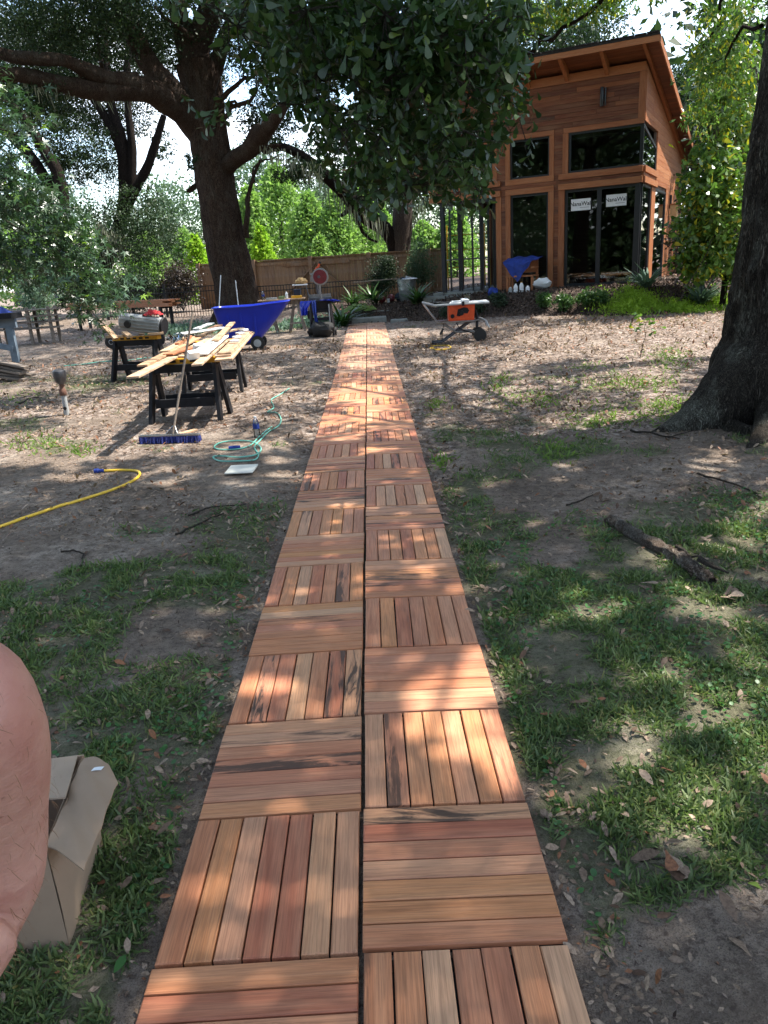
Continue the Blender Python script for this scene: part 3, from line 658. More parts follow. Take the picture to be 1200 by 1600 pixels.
# roof
RX0, RX1, RY0, RY1 = -6.5, .42, -1.0, 10.0
def rprism(name, mat, x0, x1, y0, y1, d0, d1, parent=None): # slab following the slope, offsets d0..d1 above the underside line
    return MB().prism([(y0, rz(y0)+d0), (y1, rz(y1)+d0), (y1, rz(y1)+d1), (y0, rz(y0)+d1)], x0, x1, 'x').build(name, mat, parent or house)
roof = rprism('roof', M['roofing'], RX0-.02, RX1+.02, RY0-.03, RY1+.03, .125, .175)
for i in range(24):
    x = RX0+(RX1-RX0)*i/24; rprism('shingle', M['roofing'], x+.005, x+(RX1-RX0)/24-.005, RY0-.06-random.random()*.02, RY0+.3, .177, .19+random.random()*.012, roof)
y = RY0+.03
while y < RY1-.05:
    b = .14; x = RX0
    nseg = 2 if y < .3 else 1
    cuts = sorted([RX0, RX1-.02]+[RX0+random.random()*6 for _ in range(nseg)])
    for a, c_ in zip(cuts[:-1], cuts[1:]):
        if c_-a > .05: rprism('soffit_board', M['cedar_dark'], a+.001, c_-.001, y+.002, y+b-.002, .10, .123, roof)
    y += b
rprism('deck_board', M['interior'], RX0, RX1-.03, RY0+.03, RY1, .1235, .1245, roof)
MB().box(RX0, RX1-.0, RY0-.025, RY0+.02, rz(RY0)-.01, rz(RY0)+.124, .003).build('fascia', M['cedar_trim'], roof)
MB().prism([(RY0-.02, rz(RY0)-.04), (RY1, rz(RY1)-.06), (RY1, rz(RY1)+.124), (RY0-.02, rz(RY0)+.124)], RX1, RX1+.035, 'x').build('fascia', M['cedar_trim_y'], roof)
MB().prism([(RY0+.05, rz(RY0)-.0), (RY1-.4, rz(RY1-.4)-.12), (RY1-.4, rz(RY1-.4)+.098), (RY0+.05, rz(RY0)+.098)], .014, .10, 'x').build('barge_beam', M['cedar_trim_y'], roof)
for x in (-.98, -2.03, -3.08, -4.13, -5.18, -6.1):
    MB().prism([(RY0+.08, rz(RY0)+.02), (-.036, 5.28), (-.036, rz(0)+.098), (RY0+.08, rz(RY0)+.098)], x-.045, x+.045, 'x').build('rafter_tail', M['cedar_trim_y'], roof)
# lamps on the house
def wall_lamp():
    t = thing('wall_lamp', 'slim black up-and-down lamp high on the front wall under the eaves', 'wall lamp', hw(-1.04, -.02, 4.78), HR)
    m = MB(); m.lathe([(.045, -.23), (.05, -.22), (.05, .22), (.045, .23)], 14, (-.052, -.075, 0)); m.build('lamp_tube', M['frame'], t)
    m = MB(); m.lathe([(.02, -.21), (.022, -.2), (.022, .2), (.02, .21)], 10, (.035, -.06, 0)); m.build('lamp_tube', M['frame'], t)
    MB().box(-.05, .05, -.03, .008, -.06, .06).build('bracket', M['frame'], t)
wall_lamp()
t = thing('lantern', 'square brown wall lantern on the sunny side wall of the house', 'lantern', hw(.02, 5.7, 2.15), HR)
MB().box(.03, .25, -.11, .11, -.28, .10, .01).build('lantern_body', M['tan_bag'], t); MB().box(.02, .27, -.13, .13, .10, .14).build('cap', M['cedar_trim'], t); MB().box(.0, .06, -.05, .05, .0, .42).build('bracket', M['frame'], t)
t = thing('spotlight', 'small twin-headed floodlight near the roof on the side wall', 'floodlight', hw(.02, 7.6, 3.1), HR)
for s in (-1, 1): MB().lathe([(.04, 0), (.09, .06), (.095, .2), (.085, .21)], 10, (.1, s*.12, -.02), 'y').build('lamp_head', M['white'] if s > 0 else M['frame'], t)
MB().lathe([(.06, 0), (.06, .04)], 10, (.0, 0, 0), 'x').build('base', M['frame'], t)
# printed door signs
def lettering(txt, mat, parent, size, loc, rot=(PI/2, 0, 0)):
    c = bpy.data.curves.new('lettering', 'FONT'); c.body = txt; c.size = size; c.align_x = 'CENTER'; c.align_y = 'CENTER'; c.extrude = .0008; c.resolution_u = 3; c.offset = size*.012
    o = bpy.data.objects.new('lettering', c); dg = bpy.context.evaluated_depsgraph_get(); COL.objects.link(o); dg.update()
    me = bpy.data.meshes.new_from_object(o.evaluated_get(dg)); COL.objects.unlink(o); bpy.data.objects.remove(o)
    me.materials.clear(); me.materials.append(mat); q = bpy.data.objects.new('lettering', me); link(q, parent); q.location = loc; q.rotation_euler = rot; return q
ink = plain('black_ink', (.01, .01, .01), .6)
def sign(label, x, y, z, w, h, rot, extra=0):
    t = thing('door_sign', label, 'sign', hw(x, y, z), HR+rot, 'white printed signs on the glass doors')
    MB().box(-w/2, w/2, -.004, .0, -h/2, h/2).build('sign_sheet', M['white'], t)
    lettering('NanaWall', ink, t, h*.50, (0, -.0055, .02)); MB().box(-w*.05, w*.42, -.0055, -.0045, -h*.27, -h*.245).build('rule_line', ink, t)
sign('white NanaWall sign on the left leaf of the right-hand glass door', -1.61, .016, 2.19, .54, .30, 0)
sign('white NanaWall sign on the right leaf of the right-hand glass door', -.65, .016, 2.22, .54, .30, R(0))
sign('pale NanaWall sign on the narrow side glass round the house corner', -.035, .62, 2.2, .62, .30, PI/2)

# ================================================================ FENCES
def fence_wood():
    a = at(316, 470, 31.5); b = at(700, 470, 29.5); L = math.hypot(b[0]-a[0], b[1]-a[1]); ang = math.atan2(b[1]-a[1], b[0]-a[0])
    t = thing('wooden_fence', 'brown board fence with a braced double gate behind the black railings', 'fence', (a[0], a[1], .52), ang)
    top = 1.83; pic = MB().box(-.066, .066, -.01, .01, -.2, top-.1).mesh('picket', M['fence']); n = int(L/.138)
    for i in range(n): inst(pic, 'picket', t, (.07+i*.138, random.uniform(-.003, .003), random.uniform(-.01, .01)))
    for i in range(int(L/2.3)+1):
        MB().box(-.07, .07, -.13, -.02, -.2, top-.03).build('post', M['fence'], t).location = (min(L, i*2.3+.05), 0, 0)
    for z in (.25, top-.28): MB().box(0, L, -.055, -.012, z, z+.1).build('rail', M['grey_wood'] if 0 else M['fence'], t)
    MB().box(0, L, -.09, .05, top-.1, top-.06).build('cap_rail', M['fence'], t)
    g0 = 3.55
    for s in (0, 1):
        x0 = g0+s*1.35; f = MB(); f.box(x0, x0+1.3, -.085, -.057, top-.36, top-.24).box(x0, x0+1.3, -.085, -.057, .3, .42)
        f.beam((x0+.05 if s == 0 else x0+1.25, -.075, .4), (x0+1.25 if s == 0 else x0+.05, -.075, top-.35), .03, .12, (0, 1, 0)); f.build('gate_brace', M['fence'], t)
fence_wood()
def railing(p, q, zt, label):
    L = math.hypot(q[0]-p[0], q[1]-p[1]); t = thing('iron_railing', label, 'railing', (p[0], p[1], float(H(*p[:2]))), math.atan2(q[1]-p[1], q[0]-p[0]))
    n = int(L/.105); bar = MB().box(-.009, .009, -.009, .009, -.1, zt-.02).mesh('baluster', M['iron']); ps = MB().box(-.04, .04, -.04, .04, -.2, zt+.08).box(-.05, .05, -.05, .05, zt+.08, zt+.11).mesh('post', M['iron'])
    for i in range(n): inst(bar, 'baluster', t, (i*.105, 0, 0))
    for i in range(int(L/2.3)+1): inst(ps, 'post', t, (i*2.3, 0, 0))
    for z in (.1, zt-.22, zt-.05): MB().box(0, L, -.015, .015, z, z+.03).build('rail', M['iron'], t)
railing(at(165, 470, 29.), at(345, 470, 28.4), 1.02, 'black iron railing in front of the dark hedge, left of the great oak')
railing(at(400, 470, 28.3), at(672, 470, 27.9), .95, 'black iron railing in front of the wooden gate, right of the great oak')

# ================================================================ TREES
def hang_moss(name, t, pts, n, L0=.5, seg=5):
    V = []; Fc = []; o = 0; pts = np.array(pts); loc = np.array(t.location)
    for i in range(n):
        p = pts[RS.randint(len(pts))]+RS.normal(size=3)*.12-loc; L = L0*(.4+RS.rand()); w = .012+.02*RS.rand(); a = RS.rand()*PI; sx, sy = math.cos(a)*w, math.sin(a)*w; dx = RS.normal(size=2)*.03
        for k in range(4):
            q = 1-(k/3)**2*.9; V += [(p[0]-sx*q+dx[0]*k, p[1]-sy*q+dx[1]*k, p[2]-L*k/3), (p[0]+sx*q+dx[0]*k, p[1]+sy*q+dx[1]*k, p[2]-L*k/3)]
        Fc += [[o+2*k, o+2*k+1, o+2*k+3, o+2*k+2] for k in range(3)]; o += 8
    me = mesh_np(name, np.array(V), np.array(Fc), RS.rand(len(V), 3)*.0+np.repeat(RS.rand(n, 3), 8, 0)); me.materials.append(M['moss_hang']); q = bpy.data.objects.new(name, me); link(q, t); q['kind'] = 'stuff'; return q
def ell(px, py, rx, ry, Y, dy=None):
    c = at(px, py, Y); s = Y/1232*1.03; return (c[0], c[1], c[2], rx*s, (dy or rx*s), ry*s)
def tree(name, label, base, group, ells, n, lsize, lmat, bmat=None, trunk=None, kind='dia', Wd=1., sub=26, subr=.28, nb=0, cat='tree', zb=-.1, stuffn=None):
    t = thing(name, label, cat, base, 0, group)
    P = clump_pts(ells, n, sub, subr); loc = np.array(t.location)
    leafobj('crown', lmat, t, P-loc, lsize*(.6+.8*RS.rand(len(P))), kind, Wd=Wd, zb=zb)
    if trunk is not None:
        pts, rad, seg = trunk; trunkmesh('trunk', bmat, t, pts, rad, seg, seed=int(RS.randint(99)))
        if nb:
            ps = []; tp = np.array(pts, float)
            for e in ells:
                for j in range(max(1, nb//len(ells))):
                    i = RS.randint(max(1, len(tp)//2), len(tp)); tgt = np.array(e[:3])+rdir(1)[0]*np.array(e[3:6])*.6; ps.append((wiggle(tp[i], tgt, 6, .14), rad[i]*.35, .008))
            limbs('branch', bmat, t, ps)
    return t
def pth(Y, *p): return [at(x, y, Y if len(q) == 0 else q[0]) for x, y, *q in p]
# --- the great oak left of the path
ob = at(368, 490, 27.); ob[2] = float(H(ob[0], ob[1]))-.05
oak = thing('great_oak', 'huge old live oak with brown furrowed bark behind the blue cart, left of the walkway', 'tree', ob)
s27 = 27/1232
def TR(Y, pr, seg, name='trunk', mat='bark_left', tt=None, sub=8, rough=.06, fl=3.):
    pts = [at(q[0], q[1], (q[3] if len(q) > 3 else Y)) for q in pr]; rad = [q[2]*(q[3] if len(q) > 3 else Y)/1232*1.02 for q in pr]
    return trunkmesh(name, M[mat], tt or oak, pts, rad, seg, rough, fl, sub, seed=int(RS.randint(99)))
TR(27, [(374, 505, 46), (372, 475, 35), (367, 445, 31), (357, 400, 30), (349, 360, 29), (340, 305, 28.5), (333, 262, 28), (327, 220, 27), (322, 180, 26), (316, 140, 27), (308, 100, 30)], 64, sub=14)
TR(27, [(326, 220, 22), (305, 196, 21), (282, 165, 20, 26.5), (262, 138, 18, 26), (240, 110, 15, 26), (222, 82, 15, 26), (205, 45, 14, 26), (190, 5, 13, 26), (182, -40, 12, 26), (178, -90, 10, 26)], 28, 'limb')
TR(27, [(290, 178, 18, 26.7), (262, 158, 18, 26), (236, 142, 17, 25.5), (205, 138, 16, 25), (170, 141, 15, 24.5), (130, 138, 13, 24), (85, 130, 11, 23.5), (40, 118, 10, 23), (-10, 116, 9, 22.5), (-80, 100, 9, 22)], 24, 'limb')
TR(27, [(215, 128, 13, 25), (175, 126, 12, 24.5), (140, 112, 11, 24), (100, 95, 8, 23.5), (60, 92, 9, 23), (10, 86, 8, 23), (-50, 60, 6, 23)], 18, 'limb')
TR(27, [(310, 112, 27), (306, 84, 20), (316, 50, 17), (330, 15, 17), (338, -30, 15), (340, -90, 11)], 28, 'limb')
TR(27, [(306, 100, 24), (290, 60, 17), (278, 20, 13), (270, -40, 10)], 20, 'limb')
TR(27, [(315, 135, 20), (338, 100, 12), (350, 60, 9), (366, 20, 7), (380, -40, 5)], 14, 'limb')
TR(27, [(345, 268, 14), (368, 248, 12, 26.5), (392, 232, 13, 26), (404, 214, 15, 25.6), (418, 200, 11, 25), (432, 184, 8, 24.5), (455, 150, 5, 24)], 20, 'limb')
TR(27, [(300, 292, 11), (303, 296, 9)], 12, 'knot')
ps = []
for a, b, r in (((385, 370), (390, 300), 3.2), ((390, 300), (407, 245), 2.2), ((404, 255), (440, 240), 1.6), ((330, 170), (385, 120), 5), ((340, 160), (395, 165), 3), ((400, 225), (440, 228), 5), ((300, 60), (240, 10), 4), ((210, 60), (140, 10), 4), ((200, 40), (230, -20), 4), ((130, 130), (90, 40), 3), ((60, 90), (30, 10), 2.5), ((160, 110), (150, 20), 3.5), ((345, 190), (420, 120), 4)):
    ps.append((wiggle(at(*a, 26.4), at(*b, 25.8), 7, .1), r*s27, r*s27*.45))
ps.append((np.array(pth(26.5, (385, 372), (384, 355), (388, 330), (386, 312), (392, 290), (398, 270), (408, 248))), 5*s27, 2*s27))
limbs('branch', M['bark_left'], oak, ps)
oe = [ell(60, 40, 85, 50, 24), ell(170, 30, 80, 45, 25), ell(250, 60, 60, 45, 27), ell(60, 150, 60, 26, 24), ell(330, 90, 30, 50, 28), ell(400, 60, 60, 50, 26), ell(420, 190, 50, 40, 27.5), ell(360, -30, 90, 30, 26), ell(470, 90, 90, 60, 27), ell(560, 60, 90, 60, 28), ell(120, -40, 120, 40, 26), ell(470, 270, 40, 18, 26.5), ell(300, 250, 12, 12, 26)]
oe2 = [(x_, y_, z_, 3.0, 3.0, 1.8) for x_, y_, z_ in ((-2, 27, 14.5), (1.5, 26.5, 15), (-5, 27, 15.5), (0, 29, 17), (-3, 25, 13.5), (3.5, 28, 14), (-8, 26, 14), (-6, 23.5, 12.5), (-1, 24, 13), (5, 27, 12.5))]  # high crown out of view, added to shade trunk and yard
P = np.concatenate([clump_pts(oe, 85000, 22, .26), clump_pts(oe2, 34000, 26, .3)]); leafobj('crown', M['leaf_oak'], oak, P-np.array(oak.location), .06+.06*RS.rand(len(P)), 'dia', zb=-.2, Wd=1.1)
hang_moss('hanging_moss', oak, np.concatenate([wiggle(at(40, 125, 23), at(200, 145, 25), 20, .02), wiggle(at(410, 230, 25.5), at(500, 265, 26), 12, .02)]), 240, .35)
# --- the leaning tree beside the shrub, with the arching bough
tb = at(632, 472, 31.); tb[2] = float(H(tb[0], tb[1]))
tw = thing('grey_oak', 'grey barked oak behind the round shrub with a bough arching left over the path', 'tree', tb)
TR(31, [(628, 480, 20), (627, 430, 17), (626, 395, 15), (628, 360, 15), (630, 320, 14), (634, 280, 12), (636, 240, 11), (640, 190, 10), (636, 130, 8), (640, 60, 6)], 28, 'trunk', 'bark_far', tw)
TR(31, [(620, 398, 13), (614, 378, 11), (600, 356, 11), (580, 345, 11), (558, 325, 11, 30), (535, 298, 10, 29), (512, 278, 9, 28.5), (490, 258, 8, 28), (465, 240, 6.5, 27.5), (440, 230, 5.5, 27), (412, 236, 5, 26.5)], 18, 'limb', 'bark_dark', tw)
ps = [(np.array(pth(30.5, (552, 328), (560, 345), (566, 362), (578, 374), (590, 378))), .09, .04), (np.array(pth(30.5, (548, 322), (540, 332), (532, 338))), .10, .07)]
for i in range(10): a = at(random.uniform(430, 560), random.uniform(235, 320), 29.5); ps.append((wiggle(a, a+np.array([random.uniform(-1, 1), 0, random.uniform(.3, 1.6)]), 6, .2), .04, .01))
limbs('branch', M['bark_dark'], tw, ps)
P = clump_pts([ell(640, 190, 60, 70, 32), ell(560, 230, 60, 30, 31), ell(500, 225, 40, 18, 29), ell(690, 260, 30, 50, 33), ell(600, 130, 90, 60, 32), ell(700, 150, 60, 60, 33)], 16000, 22, .25); leafobj('crown', M['leaf_oak'], tw, P-tb, .07+.07*RS.rand(len(P)), 'dia', zb=-.3)
hang_moss('hanging_moss', tw, np.concatenate([wiggle(at(500, 275, 28.5), at(600, 350, 30.5), 20, .02), wiggle(at(640, 340, 31), at(670, 300, 31), 8, .02)]), 150, .8)
# --- dark oaks standing further back on the left
def backtree(label, Y, stems, ells, n, mat='leaf_oak', ls=.10, base=None, nm='dark_oak', bmat='bark_dark', moss=0):
    b = at(stems[0][0][0], stems[0][0][1], Y); b[2] = float(H(b[0], b[1])); t = thing(nm, label, 'tree', b, 0, 'dark oaks on the left behind the yard')
    for i, s in enumerate(stems): TR(Y, s, 16, 'trunk' if i == 0 else 'limb', bmat, t, 6)
    P = clump_pts(ells, n, 24, .22); leafobj('crown', M[mat], t, P-b, ls*(.6+.8*RS.rand(len(P))), 'dia', zb=-.15); return t
d1 = backtree('dark oak with three slender forking stems, left of the great oak', 33, [
    [(148, 470, 13), (158, 432, 12), (172, 390, 11), (188, 350, 10), (196, 310, 9.5), (194, 270, 9), (192, 240, 9), (180, 210, 7), (160, 175, 6), (142, 150, 5)],
    [(193, 250, 8), (190, 215, 7.5), (178, 180, 7), (170, 140, 6), (165, 90, 5), (160, 30, 5), (158, -30, 4)],
    [(205, 300, 7), (206, 260, 7), (206, 225, 6), (200, 170, 5), (198, 110, 5), (205, 60, 4)],
    [(200, 318, 8), (214, 290, 7.5), (230, 262, 6.5), (240, 232, 6), (250, 200, 5), (256, 180, 4)]],
    [ell(120, 235, 60, 45, 33), ell(205, 330, 60, 40, 32.5), ell(235, 380, 55, 40, 32), ell(160, 260, 50, 35, 35), ell(120, 60, 90, 60, 34), ell(220, 120, 60, 60, 35), ell(255, 230, 20, 25, 34), ell(180, 380, 50, 40, 33), ell(100, 150, 80, 50, 35), ell(160, 190, 70, 40, 35), ell(230, 60, 60, 60, 35)], 60000)
hang_moss('hanging_moss', d1, wiggle(at(150, 350, 32), at(190, 370, 32), 10, .1), 120, 1.1)
backtree('dark oak with two thick leaning stems at the far left of the yard', 31, [
    [(104, 470, 12), (102, 420, 11), (99, 350, 10), (97, 300, 9), (88, 265, 9), (72, 240, 8), (52, 205, 7), (35, 180, 6), (10, 150, 5)],
    [(92, 320, 8), (78, 290, 8), (60, 262, 8), (40, 235, 8), (15, 210, 7), (-20, 180, 6)],
    [(75, 300, 5), (50, 280, 4.5), (25, 268, 4), (-10, 262, 4)]],
    [ell(40, 190, 60, 35, 32), ell(60, 330, 50, 40, 33), ell(100, 260, 30, 35, 33), ell(20, 60, 80, 60, 33), ell(80, 420, 60, 40, 34), ell(30, 130, 80, 60, 34), ell(120, 100, 70, 50, 35)], 46000)
# --- sweet gum branch reaching in from the left
gb = np.array([-9.0, 13.6, float(H(-9.0, 13.6))])
gum = thing('sweet_gum', 'young sweet gum at the left edge, its star-shaped leaves shining in the sun', 'tree', gb)
trunkmesh('trunk', M['bark_dark'], gum, [gb-[0, 0, .1], gb+[.05, 0, 2], gb+[-.1, .1, 4.5], gb+[.1, 0, 7]], [.13, .11, .09, .05], 14)
gl = []; gps = []
for x0, y0, x1, y1 in ((-60, 270, 60, 300), (-60, 300, 120, 340), (-80, 330, 140, 385), (-60, 360, 160, 430), (-60, 300, 100, 320), (-60, 380, 110, 440), (100, 400, 185, 470), (60, 350, 150, 400), (-60, 240, 30, 265), (90, 430, 160, 505), (-60, 400, 60, 430), (-60, 130, 30, 170), (-60, 180, 40, 215), (40, 330, 130, 360), (120, 450, 190, 468)):
    Yd = random.uniform(12, 13.6); a = at(x0, y0, Yd); b = at(x1, y1, Yd-.6); w = wiggle(a, b, 9, .05); gps.append((w, .018, .005))
    m = int(30+np.linalg.norm(b-a)*150); k = RS.rand(m)*8; i = k.astype(int).clip(0, 7); q = w[i]+(w[i+1]-w[i])*(k-i)[:, None]; gl.append(q+RS.normal(size=(m, 3))*np.array([.2, .25, .17]))
P = np.concatenate(gl); n = len(P); D = rdir(n, -.25); D[:, 0] += .5; Nn = rdir(n, 1.6)
leafobj('crown', M['leaf_gum'], gum, P-gb, .09+.08*RS.rand(n), 'star', unit(D), unit(Nn)); limbs('branch', M['twig'], gum, gps)
# --- bald cypresses and other trees beyond the fence
def conifer(label, px, ytop, ybot, w, Y, n, mat, group=None, nm='cypress', ls=.22, trunkr=.12):
    b = at(px, 440, Y); b[2] = float(H(b[0], b[1])); t = thing(nm, label, 'tree', b, 0, group); top = at(px, ytop, Y)[2]; h = top-b[2]; wr = w*Y/1232
    u = RS.rand(n)**.8; lay = np.floor(u*16)/16+RS.rand(n)*.045; a = RS.rand(n)*2*PI; k = RS.randint(0, 9, n)+RS.rand(n)*.35; a = np.where(RS.rand(n) < .8, k*2*PI/9+lay*40, a)
    r = wr*1.25*(1-lay)**.6*(.15+.95*RS.rand(n)**.6)*(.75+.5*vn(lay*16, np.floor(k)*3.1)); P = np.stack([np.cos(a)*r, np.sin(a)*r, h*(.04+.96*lay)+RS.normal(size=n)*.12-r*.08], 1)
    leafobj('crown', M[mat], t, P, ls*(.5+RS.rand(n)), 'dia', zb=.1, Wd=1.3); trunkmesh('trunk', M['bark_far'], t, [b, b+[0, 0, h*.5], b+[0, 0, h*.97]], [trunkr*1.6, trunkr, .02], 8, sub=2)
for lab, px, yt, w, Y, n, mt in (
    ('tall feathery green cypress, the highest of those beyond the fence', 447, 258, 62, 52, 9000, 'leaf_bright'),
    ('feathery cypress just right of the great oak trunk, beyond the fence', 402, 292, 42, 50, 6000, 'leaf_bright'),
    ('yellow-green cypress behind the fence gate, right of the tallest one', 492, 302, 44, 48, 7000, 'leaf_bright'),
    ('pale green cypress behind the middle of the wooden fence', 533, 300, 40, 47, 6000, 'leaf_bright'),
    ('feathery cypress seen under the arching bough', 572, 300, 42, 49, 6000, 'leaf_bright'),
    ('green cypress left of the grey oak trunk', 604, 330, 36, 52, 5000, 'leaf_bright'),
    ('bright cypress seen between the grey oak and the house', 664, 350, 40, 50, 6000, 'leaf_bright'),
    ('cypress partly hidden behind the corner post of the house', 712, 330, 40, 50, 5000, 'leaf_bright'),
    ('light green cypress peeping out left of the great oak trunk', 296, 362, 34, 48, 5000, 'leaf_bright'),
    ('light green cypress behind the dark hedge on the left', 238, 368, 44, 46, 6000, 'leaf_bright'),
    ('small light green cypress at the far left beyond the hedge', 60, 300, 60, 50, 7000, 'leaf_bright')):
    conifer(lab, px, yt, 440, w, Y, n, mt, 'cypresses beyond the fence')
conifer('small bright lime-green conical cypress right against the fence beside the great oak', 415, 356, 420, 24, 36, 6000, 'leaf_lime', ls=.13)
conifer('small lime-green cypress showing just left of the great oak trunk', 313, 370, 420, 26, 38, 6000, 'leaf_lime', ls=.13)
conifer('rounded green cypress low behind the fence under the bough', 505, 372, 420, 26, 38, 5000, 'leaf_bright', ls=.13)
def broad(label, Y, es, n, mat, ls=.2, nm='broadleaf_tree', group=None, tr=.25, bm='bark_far', sub=26, subr=.25, kind='dia'):
    c = es[0]; b = at(c[0], 440, Y); b[2] = float(H(b[0], b[1])); top = at(c[0], c[1], Y); t = thing(nm, label, 'tree', b, 0, group)
    P = clump_pts([ell(*e, Y+(i % 3-1)*.8) for i, e in enumerate(es)], n, sub, subr); leafobj('crown', M[mat], t, P-b, ls*(.55+.9*RS.rand(len(P))), kind, zb=-.1)
    trunkmesh('trunk', M[bm], t, [b, (b+top)/2+[.3, 0, 0], top], [tr, tr*.7, tr*.3], 10, sub=3); return t
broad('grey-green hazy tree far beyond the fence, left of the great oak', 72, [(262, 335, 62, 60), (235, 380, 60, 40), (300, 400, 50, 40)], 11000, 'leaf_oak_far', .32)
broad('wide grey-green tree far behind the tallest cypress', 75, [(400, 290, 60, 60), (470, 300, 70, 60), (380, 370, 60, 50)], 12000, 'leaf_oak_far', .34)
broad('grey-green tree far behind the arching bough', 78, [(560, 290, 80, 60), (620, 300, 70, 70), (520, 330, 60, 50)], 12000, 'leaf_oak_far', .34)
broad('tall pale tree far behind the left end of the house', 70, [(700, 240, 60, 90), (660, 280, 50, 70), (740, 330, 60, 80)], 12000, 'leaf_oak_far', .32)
broad('green tree rising behind the top corner of the roof', 40, [(1075, 170, 34, 55), (1060, 130, 24, 34), (1090, 220, 30, 60), (1110, 150, 26, 50)], 12000, 'leaf_oak', .17)
broad('light green tree behind the roof ridge, left of the sky gap', 42, [(880, 60, 90, 50), (800, 90, 60, 50), (915, 60, 34, 34)], 12000, 'leaf_oak', .18)
broad('tall leafy tree at the right edge behind the big trunk', 34, [(1190, 80, 60, 90), (1160, 180, 50, 80), (1220, 220, 60, 90)], 12000, 'leaf_bright', .14)
broad('dark tree far behind the left oaks', 60, [(20, 330, 90, 80), (110, 360, 70, 70), (-60, 300, 90, 90)], 11000, 'leaf_oak', .28)
broad('bright leafy thicket behind the leftmost oaks', 48, [(150, 400, 60, 40), (60, 400, 60, 45), (-10, 410, 60, 40)], 9000, 'leaf_bright', .2)
# woods all round the horizon (one mass; also what the window glass mirrors)
wp = []; 
for i in range(150):
    a = i/150*2*PI+random.uniform(-.02, .02); rr = random.uniform(95, 125); c = (math.sin(a)*rr, math.cos(a)*rr, random.uniform(2, 7)); 
    if abs(a-2*PI if a > PI else a) > .33 or True: wp.append((c[0], c[1], c[2]-2, 6, 6, random.uniform(5, 8)))
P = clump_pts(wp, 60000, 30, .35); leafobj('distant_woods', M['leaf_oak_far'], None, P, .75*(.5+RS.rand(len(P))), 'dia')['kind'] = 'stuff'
wp = [(math.sin(a)*random.uniform(38, 46), math.cos(a)*random.uniform(38, 46), zz, 6, 6, 4) for zz in (2., 7, 12) for a in np.linspace(PI*.95, PI*1.5, 16)]
P = clump_pts(wp, 90000, 30, .3); leafobj('woods_behind', M['leaf_oak'], None, P, .8*(.5+RS.rand(len(P))), 'dia')['kind'] = 'stuff'

wp = [(math.sin(a)*rr_, math.cos(a)*rr_, zz, 4, 4, 4) for zz, rr_ in ((1., 33), (5, 34), (9.5, 35)) for a in np.linspace(.43, 1.25, 15)]  # unseen trees added for the side windows to mirror
P = clump_pts(wp, 30000, 30, .3); leafobj('woods_beside', M['leaf_oak'], None, P, .5*(.5+RS.rand(len(P))), 'dia')['kind'] = 'stuff'
# --- big tree at the right edge
rb = np.array([4.62, 7.6, 0.]); rb[2] = float(H(rb[0], rb[1]))-.12
big = thing('big_tree', 'massive rough-barked trunk with flaring roots at the right edge of the yard', 'tree', rb)
def edge(px, py, r): c = at(px, py, 7.6); return (c[0]+r+.11, 7.6, c[2])
rp = [(4.62, 7.6, rb[2]-.1), (4.62, 7.6, .10)]; rr = [1.28, 1.0]
for px, py, r in ((1098, 600, .80), (1118, 550, .70), (1131, 490, .64), (1139, 430, .61), (1149, 360, .585), (1158, 290, .57), (1168, 215, .56), (1178, 150, .55), (1189, 70, .545), (1196, 0, .54), (1203, -80, .54), (1212, -200, .56)): rp.append(edge(px, py, r)); rr.append(r)
rp += [(5.2, 7.7, 6.2), (5.4, 8, 7.5)]; rr += [.5, .38]
trunkmesh('trunk', M['bark_right'], big, rp, rr, 120, .045, 5., 14, seed=5)
for tx, ty, r0 in ((3.0, 7.35, .36), (3.5, 6.55, .22), (4.3, 6.2, .22), (5.2, 6.2, .25), (3.6, 8.5, .2)):
    z1 = float(H(tx, ty)); d = np.array([tx-4.62, ty-7.6]); q = [(4.62+d[0]*.35, 7.6+d[1]*.35, rb[2]+.50), (4.62+d[0]*.6, 7.6+d[1]*.6, rb[2]+.24), (4.62+d[0]*.85, 7.6+d[1]*.85, z1+.02), (tx+d[0]*.1, ty+d[1]*.1, z1-.05)]
    trunkmesh('root', M['bark_right'], big, q, [r0*1.5, r0, r0*.5, .03], 20, .06, 2., 8, seed=int(tx*9))
